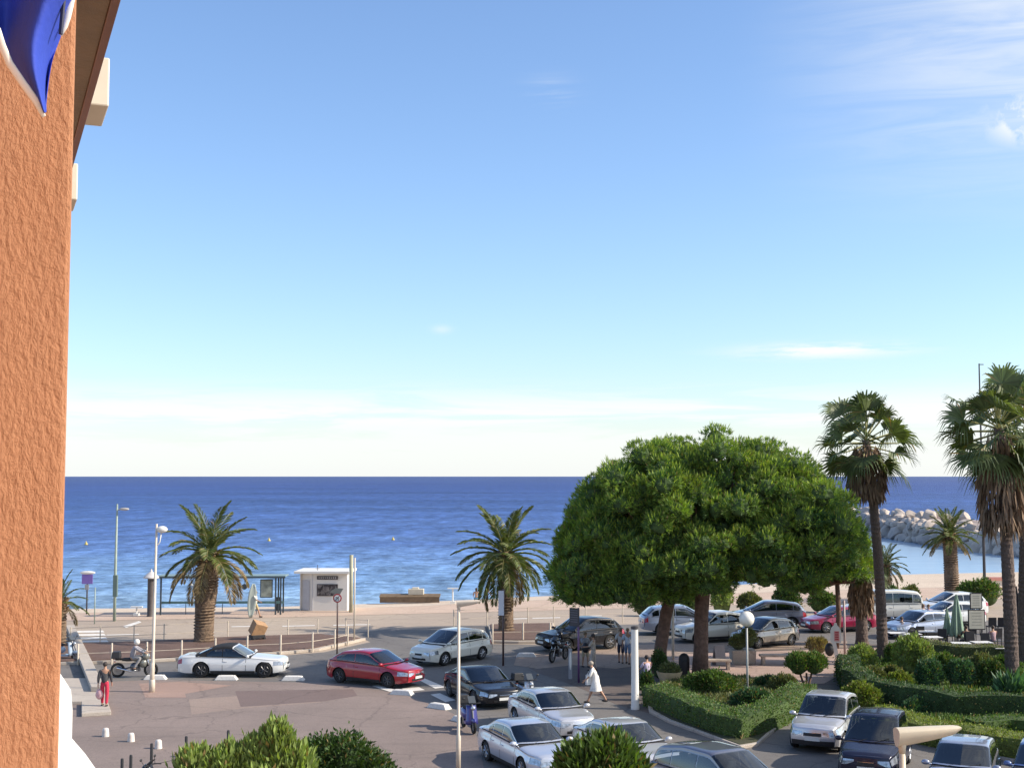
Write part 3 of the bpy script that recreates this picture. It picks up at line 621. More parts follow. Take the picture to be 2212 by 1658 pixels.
def hedge(path, w, h, label, col, dens=170, ln=.085, group='clipped hedges', top=None):
    """path: photo ground points; trimmed box hedge"""
    pts = [at(x, y, 0) for x, y in path]; t = thing('hedge', label, 'hedge', tuple(pts[0]), 0, group); o0 = pts[0]; core = MB(); parts = []
    q = []
    for a, b_ in zip(pts[:-1], pts[1:]):
        k = max(1, int((b_ - a).length / .8)); q += [a.lerp(b_, i / k) for i in range(k)]
    q.append(pts[-1]); g = []
    for i, p in enumerate(q):
        d = (q[min(i + 1, len(q) - 1)] - q[max(i - 1, 0)]).normalized(); s = Vector((-d.y, d.x, 0)); p = p - o0; j = [random.uniform(-.08, .08) for _ in range(5)]
        g.append([p - s * (w / 2) , p - s * (w / 2 * 1.03) + Vector((0, 0, h * .6 + j[0])), p - s * (w / 2 * .93 + j[1]) + Vector((0, 0, h * .96 + j[2])), p + Vector((0, 0, h * 1.0 + j[3])), p + s * (w / 2 * .93 + j[4]) + Vector((0, 0, h * .96 + j[2])), p + s * (w / 2 * 1.03) + Vector((0, 0, h * .6)), p + s * (w / 2)])
    core.grid(g); core.add(g[0], [(0, 1, 2, 3, 4, 5, 6)]); core.add(g[-1], [(6, 5, 4, 3, 2, 1, 0)])
    P, D = [], []
    for i in range(len(g) - 1):
        for j in range(6):
            a, b_, c, d = (np.array(v) for v in (g[i][j], g[i + 1][j], g[i + 1][j + 1], g[i][j + 1])); nn = np.cross(b_ - a, d - a); ar = np.linalg.norm(nn); nn = nn / ar
            k = int(ar * dens) + 1; u, v = rng.uniform(size=(2, k, 1)); pp = a * (1 - u) * (1 - v) + b_ * u * (1 - v) + c * u * v + d * (1 - u) * v
            if nn[2] < -.1 or (np.dot(nn, np.array(p_mid(g[i])) - a) > 0): nn = -nn
            P.append(pp - nn * np.where(rng.uniform(size=(k, 1)) < .05, rng.uniform(-.16, -.04, (k, 1)), rng.uniform(-.03, .07, (k, 1)))); D.append(nn + rng.normal(size=(k, 3)) * .55 + np.array([0, 0, .25]))
    for e in (0, -1):
        a = np.array(g[e]); sgn = (a[3] - np.array(g[1 if e == 0 else -2][3])); sgn /= np.linalg.norm(sgn); k = int(w * h * dens); u = rng.uniform(size=(k, 1)); v = rng.uniform(size=(k, 1))
        pp = a[0] * (1 - u) + a[6] * u + np.array([0, 0, 1]) * v * h; P.append(pp); D.append(sgn + rng.normal(size=(k, 3)) * .5)
    P = np.concatenate(P); V, F = blades(P, np.concatenate(D), rng.uniform(.6, 1.3, len(P)) * ln, ln * .55)
    obj('branches', core, corem(col), t); o = link('foliage', fast_mesh('foliage', V, F, leafm(col)), t); o['kind'] = 'stuff'; return t  # solid hedge core, inner shade painted by its darkened leaf colour
def p_mid(row): return (np.array(row[0]) + np.array(row[6])) / 2 + np.array([0, 0, .3])

# ---- boulders of the breakwater
rock_m = M('boulder', (.52, .44, .37), .9, var=.3, scale=.6, bump=.8, bscale=3.0, hue=(.38, .33, .30))
def rock_mesh(seed):
    rs = np.random.default_rng(seed); import bmesh
    bm = bmesh.new(); bmesh.ops.create_icosphere(bm, subdivisions=2, radius=1)
    pl = sph(15)
    for v in bm.verts:
        c = np.array(v.co)
        for n_ in pl:
            d = c @ n_
            if d > .66: c = c - n_ * (d - .66) * .97
        v.co = Vector(c * np.array([1.15, 1.0, .8]) * (1 + rs.normal() * .03))
    me = bpy.data.meshes.new('rock'); bm.to_mesh(me); bm.free(); me.materials.append(rock_m); return me
# ================================================================ CARS
def glass_material():
    mt = bpy.data.materials.new('car_glass'); mt.use_nodes = True; t = mt.node_tree; t.nodes.clear(); L = t.links.new
    out = N(t, 'ShaderNodeOutputMaterial'); mx = N(t, 'ShaderNodeMixShader'); tr = N(t, 'ShaderNodeBsdfTransparent'); gl = N(t, 'ShaderNodeBsdfGlossy', i_Roughness=.02)
    tr.inputs[0].default_value = (.42, .46, .48, 1); gl.inputs[0].default_value = (.95, .97, 1, 1); fr = N(t, 'ShaderNodeFresnel', i_IOR=1.55); L(mth_(t, fr.outputs[0], 1.7), mx.inputs[0]); L(tr.outputs[0], mx.inputs[1]); L(gl.outputs[0], mx.inputs[2]); L(mx.outputs[0], out.inputs[0]); return mt
glass_m = glass_material()
trim_in = M('car_interior', (.035, .035, .038), .8, var=.3, scale=5)
tyre_m = M('tyre_rubber', (.012, .012, .012), .8, var=.1)
rim_m = M('alloy_wheel', (.45, .45, .46), .3, metal=.8, var=.1)
plast = M('black_plastic', (.02, .02, .022), .55, var=.1)
lamp_m = M('headlamp_glass', (.42, .45, .48), .10, metal=.5, var=.5, scale=9, coat=1)
tail_m = M('tail_lamp', (.35, .01, .01), .15, var=.1, coat=1)
plate_m = M('number_plate', (.70, .70, .66), .4, var=.05)
chrome = M('chrome', (.6, .6, .62), .15, metal=1, var=0)
def paint(name, col, metal=.0, rough=.35): return M('paint_' + name, col, rough, metal, var=.03, scale=1, coat=1)
PAINT = {'white': paint('white', (.70, .70, .68)), 'cream': paint('cream', (.74, .70, .60)), 'silver': paint('silver', (.62, .62, .64), .45, .30), 'bluesilver': paint('pale_blue_silver', (.58, .61, .68), .45, .3),
         'red': paint('red', (.33, .002, .014), .0, .3), 'black': paint('black', (.010, .010, .013), 0, .25), 'grey': paint('grey', (.17, .175, .22), .5, .3), 'magenta': paint('magenta_red', (.28, .012, .05), .2, .3),
         'champagne': paint('champagne', (.42, .37, .31), .5, .32), 'bluegrey': paint('blue_grey', (.30, .34, .44), .45, .3), 'navy': paint('navy', (.02, .022, .045), .2, .25), 'green': paint('dark_green', (.03, .05, .04), .2, .3), 'blue': paint('blue', (.10, .16, .36), .3, .3)}
seat_cloth = M('seat_cloth', (.11, .115, .12), .85, var=.3, scale=6)
WH = {}
def wheel_meshes(r, dark):
    k = (round(r, 3), dark)
    if k in WH: return WH[k]
    w = .21; mb = MB(); mb.lathe([(r * .62, -w / 2), (r * .9, -w / 2), (r * .985, -w / 2 + .03), (r, 0), (r * .985, w / 2 - .03), (r * .9, w / 2), (r * .62, w / 2)], 24, axis='Y')
    ty = mb.mesh('wheel', tyre_m, ang=40); mb = MB()
    for s in (1,):
        mb.lathe([(r * .64, w / 2 * .9), (r * .60, w / 2 + .006), (r * .55, w / 2 - .01), (r * .54, w / 2 - .05)], 24, axis='Y')
        for i in range(7):
            a = 2 * math.pi * i / 7; mb.tube([(math.cos(a) * r * .08, w / 2 - .008, math.sin(a) * r * .08), (math.cos(a) * r * .58, w / 2 - .003, math.sin(a) * r * .58)], [.035, .022], 4)
        mb.lathe([(r * .16, w / 2 - .03), (r * .14, w / 2 + .008), (.01, w / 2 + .010)], 10, axis='Y')
    rm = mb.mesh('rim', M('dark_alloy', (.12, .12, .125), .35, metal=.7, var=.1) if dark else rim_m, ang=40)
    WH[k] = (ty, rm); return WH[k]
def sm(x, xs, zs, k=.16):
    """rounded polyline lookup"""
    return sum(np.interp(x + d * k, xs, zs) * w for d, w in ((-1, .12), (-.5, .22), (0, .32), (.5, .22), (1, .12)))

for k_ in ('black', 'navy'):
    b_ = PAINT[k_].node_tree.nodes['Principled BSDF']; b_.inputs['Coat Weight'].default_value = .35; b_.inputs['Specular IOR Level'].default_value = .3
class Car:
    def __init__(s, L, W, H, wb, r, body, cab, fo=.85, sill=.20, bow=.22, tumble=.26, nose=.26, tail=.18, bulge=.10):
        s.L, s.W, s.H, s.wb, s.r = L, W, H, wb, r; s.sill = sill; s.bow = bow; s.tumble = tumble; s.nose = nose; s.tail = tail; s.bulge = bulge
        s.xf = L / 2 - fo; s.xr = s.xf - wb
        body = [(-.5, body[0][1] + .08)] + list(body[1:-2]) + [(.485, min(body[-2][1] + .11, body[-3][1] - .02)), (.5, body[-1][1] + .15)]; s.bx = [p[0] * L for p in body]; s.bz = [p[1] for p in body]          # upper line of the lower body, x as fraction of length (-.5 rear .. .5 front)
        s.cx = [p[0] * L for p in cab]; s.cz = [p[1] for p in cab]            # cabin outline
        s.x0, s.x1 = s.cx[0], s.cx[-1]
    def hw(s, x):
        h = s.W / 2; lf, lr = 1.0, .8
        d = max(0, (x - (s.L / 2 - lf)) / lf); e = max(0, (-x - (s.L / 2 - lr)) / lr)
        return h * (1 - s.nose * d ** 2.6 - s.tail * e ** 3)
    def top(s, x): return sm(x, s.bx, s.bz, .10)
    def B(s, x, v, arch=True):
        """lower body surface: v 0..0.6 flank from sill to shoulder, 0.6..1 over the top to the centre line"""
        w = s.hw(x); zt = s.top(x); zs_ = zt - .10; z0 = s.sill
        ed = max(0, (abs(x) - (s.L / 2 - .35)) / .35); z0 += .06 * ed
        if v <= .6:
            t = v / .6; bot = z0
            if arch:
                for xw in (s.xf, s.xr):
                    R_ = s.r + .055; d = R_ * R_ - (x - xw) ** 2
                    if d > 0: bot = max(bot, min(s.r * .98 + math.sqrt(d) * .98, zs_ - .08))
            z = bot + (zs_ - bot) * t; q = (z - s.sill) / max(.1, zs_ - s.sill); q = min(max(q, 0), 1)
            y = w * (.925 + .075 * math.sin(math.pi * min(1, q * .95 + .08)) ** .8 + (.012 if .60 < q < .72 else 0))
            return (x, y, z)
        ph = (v - .6) / .4 * math.pi / 2; ys = w * (.925 + .075 * math.sin(math.pi * min(1, .95 + .08)) ** .8 if False else w * .935 / w)
        return (x, ys * max(0, math.cos(ph)) ** .62, zs_ + .10 * math.sin(ph) ** .62)
    def G(s, x, v):
        """cabin surface: v 0..0.5 side, 0.5..1 over the roof"""
        w = s.hw(x) * .895; zb = s.top(x) - .075; zt = max(sm(x, s.cx, s.cz, .16), zb + .01); h = zt - zb; r = min(.11, h * .35)
        fr = (x - s.x0) / (s.x1 - s.x0); bw = s.bow * max(0, (fr - .45) / .55) - .10 * max(0, (.35 - fr) / .35)
        zsd = zt - r; yt = w - max(0, zsd - zb) * s.tumble
        if v <= .5:
            t = v / .5; z = zb + (zsd - zb) * t; y = w + (yt - w) * t + .015 * math.sin(math.pi * t)
        else:
            ph = (v - .5) / .5 * math.pi / 2; y = yt * max(0, math.cos(ph)) ** .55; z = zsd + r * math.sin(ph) ** .55
        return (x - bw * (y / max(w, .01)) ** 2 + (bw * .0), y, z)
    def F(s, sgn_end, a, v):
        """front (+1) or rear (-1) face: a -1..1 across, v 0..1 up"""
        x = sgn_end * s.L / 2; p = s.B(x, v, False); q = s.B(x, v, False)
        return (x + sgn_end * s.bulge * (1 - a * a) * (1 - .5 * max(0, v - .6) / .4) + sgn_end * .03 * math.sin(math.pi * min(v / .6, 1)), a * p[1], p[2])
def patch(S, us, vs, off=.006, m=0, mirror=False, ref=None):
    g = []; e = 1e-3
    for u in us:
        row = []
        for v in vs:
            p = Vector(S(u, v)); du = Vector(S(u + e, v)) - Vector(S(u - e, v)); dv = Vector(S(u, min(v + e, 1))) - Vector(S(u, max(v - e, 0))); n = du.cross(dv)
            n = n.normalized() if n.length > 1e-12 else Vector((0, 0, 1))
            if n.dot(ref or Vector((0, p.y, p.z - .6))) < 0: n = -n
            q = p + n * off
            if mirror: q.y = -q.y
            row.append(tuple(q))
        g.append(row)
    mb = MB(); return mb.grid(g, m, flip=mirror)
def lsp(a, b, n): return [a + (b - a) * i / (n - 1) for i in range(n)]
def car(name, label, spec, loc, heading, col, cat='car', group='cars', dark_rim=False, doors=4, softtop=None, cladding=False, roofrails=False, grille=(.34, .50, .62), lights=(.52, .96, .36, .57), lid=None, glassmat=None):
    c = Car(**spec); t = thing(name, label, cat, loc, heading, group); pm = PAINT[col]; gm = glassmat or glass_m
    L2 = c.L / 2; xs = sorted(set([round(x, 4) for x in lsp(-L2, L2, 46)] + [round(L2 - d, 4) for d in (.02, .05, .12, .2)] + [round(-L2 + d, 4) for d in (.02, .05, .12, .2)] +
        [round(xw + (c.r + .054) * math.cos(math.pi * k / 12), 4) for xw in (c.xf, c.xr) for k in range(13)] + [round(xw + sg * (c.r + .0565), 4) for xw in (c.xf, c.xr) for sg in (-1, 1)]))
    vs = [0, .08, .16, .24, .32, .4, .48, .54, .6, .64, .69, .75, .82, .9, 1.0]; mb = MB()
    for sg in (1, -1):
        g = [[(p[0], p[1] * sg, p[2]) for p in (c.B(x, v) for v in vs)] for x in xs]; mb.grid(g, flip=(sg == -1))
    for e in (1, -1):
        a_ = lsp(-1, 1, 17); g = [[c.F(e, a, v) for v in vs] for a in a_]; mb.grid(g, flip=(e == 1))
    body = obj('body', mb, pm, t, ang=50)
    mb = MB(); mb.box(((c.xf + c.xr) / 2, 0, c.sill + .12), (c.L - .5, c.W * .80, .20)); mb.box((c.xf, 0, c.r + .12), (c.r * 2.1, c.W * .80, c.r * 1.15)); mb.box((c.xr, 0, c.r + .12), (c.r * 2.1, c.W * .80, c.r * 1.15))
    obj('underbody', mb, plast, t)
    # cabin
    cm = softtop or pm
    xa, xb = c.cx[-2], c.cx[-1]; d = xb - xa; ya, yb = c.cx[0], c.cx[1]; d2 = yb - ya; s0 = ya + d2 * (.55 if d2 < .5 else .62); s1 = xb - d * .26
    cuts = {4: [s0, s0 + (s1 - s0) * .16, s0 + (s1 - s0) * .50, s1], 2: [s0, s0 + (s1 - s0) * .42, s1], 5: [s0, s0 + (s1 - s0) * .24, s0 + (s1 - s0) * .56, s1]}[doors]
    holes = [(xa + .08 * d, xb - .10 * d, .56, 1.01), (ya + .24 * d2, yb - .08 * d2, .60, 1.01)] + [(a + .026, b_ - .026, .08, .45) for a, b_ in zip(cuts[:-1], cuts[1:])]
    us = sorted(set(round(v, 4) for v in lsp(c.x0, c.x1, 30) + c.cx + [h for q in holes for h in q[:2]])); vg = [0, .08, .2, .33, .45, .5, .53, .56, .60, .68, .78, .9, 1]; mb = MB()
    for sg in (1, -1):
        b0 = len(mb.v); mb.add([(p[0], p[1] * sg, p[2]) for x in us for p in (c.G(x, v) for v in vg)], []); nv = len(vg)
        for i in range(len(us) - 1):
            for j in range(nv - 1):
                xm, vm = (us[i] + us[i + 1]) / 2, (vg[j] + vg[j + 1]) / 2
                if any(h[0] < xm < h[1] and h[2] < vm < h[3] for h in holes): continue
                q = (b0 + i * nv + j, b0 + i * nv + j + 1, b0 + (i + 1) * nv + j + 1, b0 + (i + 1) * nv + j); mb.f.append(q if sg == 1 else q[::-1]); mb.m.append(0)
    obj('cabin', mb, cm, t, ang=55)
    mb = MB(); m1 = patch(c.B, lsp(c.x0 + .12, c.x1 - .02, 12), lsp(.63, 1, 5), .008, ref=Vector((0, 0, 1))); m2 = patch(c.B, lsp(c.x0 + .12, c.x1 - .02, 12), lsp(.63, 1, 5), .008, mirror=True, ref=Vector((0, 0, 1))); mb.add(m1.v, m1.f); mb.add(m2.v, m2.f); obj('interior', mb, trim_in, t)
    xc = (c.x0 + c.x1) / 2; zb = c.top(xc) - .05
    for sx, ys in ((xc + .10, (-.38, .38)), (xc - .85, (-.42, 0, .42))):
        for y in ys:
            if sx < c.x0 + .35 or (softtop is not None and len(ys) == 3): continue
            mb = MB(); mb.box((sx, y, zb + .10), (.13, .46 if len(ys) == 2 else .38, .26), taper=.9); mb.box((sx - .03, y, min(zb + .33, c.H - .2)), (.10, .26, .15)); obj('seat', mb, seat_cloth, t, bev=.03)
    mb = MB(); pts = [(xb - d * .75 + .04 * math.cos(a), .38 + .19 * math.cos(a), zb + .10 + .15 * math.sin(a)) for a in lsp(0, 2 * math.pi, 13)]; mb.tube(pts, .016, 5, caps=False); obj('steering_wheel', mb, plast, t)
    mb = MB(); mb.box((xa + .02, 0, c.H - .20), (.03, .24, .07)); obj('rear_view_mirror', mb, plast, t, bev=.01)
    # glass: windscreen and rear window between the cabin outline's bends
    def both(S, us_, vs_, off):
        mb = patch(S, us_, vs_, off); m2 = patch(S, us_, vs_, off, mirror=True); mb.add(m2.v, m2.f); return mb
    if softtop is not None:
        obj('windscreen_frame', both(c.G, lsp(xa - .02 * d, xb - .01 * d, 10), [.5, .52, .54, .6, .7, .8, .9, 1], .004), pm, t, smooth=True)
    obj('windscreen', both(c.G, lsp(xa + .06 * d, xb - .08 * d, 8), [.545, .58, .64, .72, .82, .92, 1], .008), gm, t, smooth=True)
    obj('rear_window', both(c.G, lsp(ya + .22 * d2, yb - .06 * d2, 6), [.56, .62, .72, .84, 1], .008), gm, t, smooth=True)
    # side windows, split by pillars
    for sg in (False, True):
        for a, b_ in zip(cuts[:-1], cuts[1:]):
            mb = patch(c.G, lsp(a + .022, b_ - .022, 7), [.07, .2, .33, .46], .007, mirror=sg); obj('side_window', mb, gm, t, smooth=True)
    # doors seams, handles, sills
    for sg in (False, True):
        mb = MB()
        for x in (cuts[-1] - .06 * d, cuts[-2]) + ((cuts[-3],) if doors >= 4 else ()):
            x = min(x, c.xf - c.r - .10); x = max(x, c.xr - .02)
            vlo = .02 if abs(x - c.xr) > c.r + .07 else .4
            p = patch(c.B, [x - .009, x + .009], lsp(vlo, .59, 5), .004, mirror=sg); mb.add(p.v, p.f)
        obj('door_gap', mb, plast, t)
        for x in ((cuts[-2] + .14,) + ((cuts[-3] + .14,) if doors >= 4 else ())):
            p = c.B(x, .48, False); mb = MB(); mb.box((x, (p[1] + .012) * (-1 if sg else 1), p[2]), (.17, .03, .028)); obj('door_handle', mb, pm if col not in ('black',) else chrome, t, bev=.006)
        mb = patch(c.B, lsp(c.xr + c.r + .07, c.xf - c.r - .07, 6), [.0, .05, .10 if not cladding else .2], .006, mirror=sg); obj('side_skirt', mb, plast, t)
        s = -1 if sg else 1; p = c.G(s1 + .02, .02); mb = MB(); mb.ell((s1 + .05, (p[1] + .15) * s, p[2] + .09), (.075, .12, .075), 10, 7); mb.box((s1 + .04, (p[1] + .05) * s, p[2] + .05), (.05, .12, .04)); obj('door_mirror', mb, pm, t, smooth=True)
        # lamps wrap round the corners
        hi = lights[3]; mb = patch(lambda a, v: c.F(1, a, hi - (hi - v) * (.40 + .60 * min(1, max(0, (abs(a) - .5) / .30)))), lsp(.50, .97, 6) if not sg else lsp(-.97, -.50, 6), lsp(lights[2], lights[3], 4), .008, ref=Vector((1, 0, 0)))
        q = patch(c.B, lsp(L2 - .42, L2 - .01, 6), lsp(lights[2] + .02, lights[3], 4), .007, mirror=sg); mb.add(q.v, q.f); obj('headlight', mb, lamp_m, t, smooth=True)
        mb = patch(lambda a, v: c.F(-1, a, v), lsp(.62, .97, 5) if not sg else lsp(-.97, -.62, 5), lsp(.36, .58, 4), .008, ref=Vector((-1, 0, 0)))
        q = patch(c.B, lsp(-L2 + .01, -L2 + .20, 4), lsp(.38, .58, 4), .007, mirror=sg); mb.add(q.v, q.f); obj('tail_light', mb, tail_m, t, smooth=True)
    F1 = lambda a, v: c.F(1, a, v)
    obj('grille', patch(F1, lsp(-grille[0], grille[0], 7), lsp(grille[1] - .14, grille[1], 3), .009, ref=Vector((1, 0, 0))), plast, t)
    obj('grille_trim', patch(F1, lsp(-grille[0], grille[0], 7), [grille[1] - .006, grille[1] + .006], .016, ref=Vector((1, 0, 0))), chrome, t)
    obj('lower_grille', patch(F1, lsp(-.66, .66, 9), lsp(.06, .20, 3), .012, ref=Vector((1, 0, 0))), plast, t)
    mb = MB(); p = F1(0, .26); mb.box((p[0] + .012, 0, p[2]), (.02, .50, .105)); obj('number_plate', mb, plate_m, t)
    mb = MB(); p = c.F(-1, 0, .42); mb.box((p[0] - .012, 0, p[2]), (.02, .50, .105)); obj('number_plate', mb, plate_m, t)
    # bonnet shut line
    mb = MB(); p1 = patch(c.B, lsp(xb + .02, L2 - .10, 8), [.628, .634], .004); p2 = patch(c.B, lsp(xb + .02, L2 - .10, 8), [.628, .634], .004, mirror=True)
    mb.add(p1.v, p1.f); mb.add(p2.v, p2.f); obj('bonnet_gap', mb, plast, t)
    if cladding:
        for e in (1, -1): obj('bumper', patch(lambda a, v: c.F(e, a, v), lsp(-.98, .98, 13), [0, .06, .12, .2], .01, ref=Vector((e, 0, 0))), plast, t, smooth=True)
    if roofrails:
        for s in (1, -1):
            mb = MB(); pts = []
            for x in lsp(yb, xa, 7):
                p = c.G(x, .56); pts.append((p[0], p[1] * s, p[2] + .05))
            mb.tube(pts, .018, 6); obj('roof_rail', mb, chrome, t, smooth=True)
    # wipers / aerial
    mb = MB(); z = c.top(xb) + .03
    for y0 in (-.35, .12):
        a = Vector(c.G(xb - .10 * d, .80)); mb.tube([(xb - .02, y0, z), (xb - d * .22, y0 + .42, z + (c.H - z) * .17)], .010, 4)
    obj('wiper', mb, plast, t)
    tyre, rim = wheel_meshes(c.r, dark_rim)
    for xw in (c.xf, c.xr):
        for s in (1, -1):
            w = link('wheel', tyre, t, (xw, s * (c.W / 2 - .125), c.r)); rr = link('rim', rim, w)
            if s < 0: rr.rotation_euler = (0, 0, math.pi)
    return t
SP = {
 'sedan': dict(L=4.6, W=1.8, H=1.43, wb=2.70, r=.32, fo=.88, body=[(-.5, .78), (-.47, .98), (-.30, 1.01), (.0, .97), (.22, .95), (.40, .84), (.47, .74), (.5, .60)], cab=[(-.405, .98), (-.20, 1.39), (-.05, 1.43), (.06, 1.41), (.265, .95)]),
 'hatch': dict(L=4.3, W=1.79, H=1.46, wb=2.62, r=.32, fo=.90, body=[(-.5, .82), (-.48, 1.02), (-.3, 1.02), (.05, .98), (.24, .95), (.41, .82), (.47, .72), (.5, .60)], cab=[(-.492, 1.02), (-.40, 1.36), (-.15, 1.45), (.03, 1.44), (.275, .95)], tail=.14),
 'redhatch': dict(L=4.35, W=1.80, H=1.46, wb=2.63, r=.33, fo=.90, body=[(-.5, .84), (-.48, 1.02), (-.3, 1.03), (.05, .98), (.24, .95), (.41, .82), (.47, .72), (.5, .60)], cab=[(-.480, 1.0), (-.31, 1.37), (-.10, 1.46), (.05, 1.43), (.275, .95)], tail=.22, nose=.32),
 'coupe': dict(L=4.55, W=1.85, H=1.35, wb=2.70, r=.335, fo=.95, body=[(-.5, .75), (-.47, .93), (-.3, .97), (.0, .93), (.2, .90), (.38, .80), (.47, .68), (.5, .55)], cab=[(-.43, .93), (-.16, 1.32), (-.03, 1.36), (.03, 1.34), (.255, .90)]),
 'convert': dict(L=4.75, W=1.83, H=1.41, wb=2.84, r=.34, fo=.83, body=[(-.5, .78), (-.47, .95), (-.3, .99), (.0, .94), (.2, .93), (.40, .84), (.475, .72), (.5, .60)], cab=[(-.35, .97), (-.17, 1.34), (-.06, 1.41), (.035, 1.38), (.205, .93)]),
 'mpv': dict(L=4.4, W=1.80, H=1.58, wb=2.72, r=.325, fo=.84, body=[(-.5, .85), (-.485, 1.05), (-.3, 1.06), (.05, 1.02), (.27, 1.0), (.42, .88), (.475, .76), (.5, .62)], cab=[(-.492, 1.05), (-.42, 1.42), (-.2, 1.56), (.04, 1.56), (.33, .98)], tail=.12),
 'bigmpv': dict(L=4.65, W=1.84, H=1.70, wb=2.78, r=.32, fo=.88, body=[(-.5, .9), (-.49, 1.08), (-.3, 1.08), (.05, 1.05), (.28, 1.02), (.43, .88), (.475, .76), (.5, .62)], cab=[(-.496, 1.08), (-.45, 1.5), (-.2, 1.68), (.05, 1.68), (.35, 1.0)], tail=.10),
 'minisuv': dict(L=4.0, W=1.80, H=1.66, wb=2.49, r=.32, fo=.72, body=[(-.5, .88), (-.485, 1.04), (-.3, 1.05), (.05, 1.02), (.22, 1.02), (.40, .92), (.47, .80), (.5, .64)], cab=[(-.492, 1.04), (-.44, 1.45), (-.2, 1.63), (.03, 1.62), (.25, 1.0)], tail=.12, nose=.20, tumble=.20),
 'smallvan': dict(L=4.1, W=1.82, H=1.72, wb=2.6, r=.31, fo=.75, body=[(-.5, .95), (-.485, 1.10), (-.3, 1.10), (.05, 1.06), (.24, 1.04), (.41, .92), (.47, .78), (.5, .64)], cab=[(-.496, 1.10), (-.46, 1.6), (-.2, 1.72), (.02, 1.70), (.28, 1.02)], tail=.10, nose=.20, tumble=.18),
 'suv': dict(L=4.65, W=1.90, H=1.68, wb=2.75, r=.37, fo=.90, sill=.28, body=[(-.5, .92), (-.485, 1.12), (-.3, 1.13), (.05, 1.10), (.24, 1.06), (.41, .95), (.475, .82), (.5, .66)], cab=[(-.49, 1.12), (-.38, 1.55), (-.15, 1.67), (.03, 1.65), (.27, 1.05)], tail=.12),
 'city': dict(L=3.85, W=1.67, H=1.50, wb=2.45, r=.295, fo=.74, body=[(-.5, .82), (-.48, 1.0), (-.3, 1.02), (.05, .97), (.25, .95), (.41, .82), (.47, .72), (.5, .60)], cab=[(-.485, 1.0), (-.36, 1.40), (-.12, 1.51), (.03, 1.49), (.32, .94)], tail=.16, nose=.30),
 'van': dict(L=4.9, W=1.90, H=1.95, wb=3.0, r=.33, fo=.9, body=[(-.5, 1.0), (-.495, 1.18), (-.3, 1.18), (.05, 1.15), (.3, 1.12), (.43, .95), (.475, .82), (.5, .66)], cab=[(-.499, 1.18), (-.475, 1.82), (-.2, 1.95), (.12, 1.93), (.35, 1.1)], tail=.06, tumble=.10),
}
def centre(spec, rear, front, W):
    a, b_ = at(*rear), at(*front); d = (b_ - a).normalized(); h = math.atan2(d.y, d.x); s = SP[spec]; away = Vector((-d.y, d.x, 0))
    if away.y < 0: away = -away
    mid = (a + b_) / 2 + away * (s['W'] / 2 - .1); xc = (s['L'] / 2 - s['fo'] - s['wb'] / 2)
    c = mid - d * xc; return (c.x, c.y, .0165), h

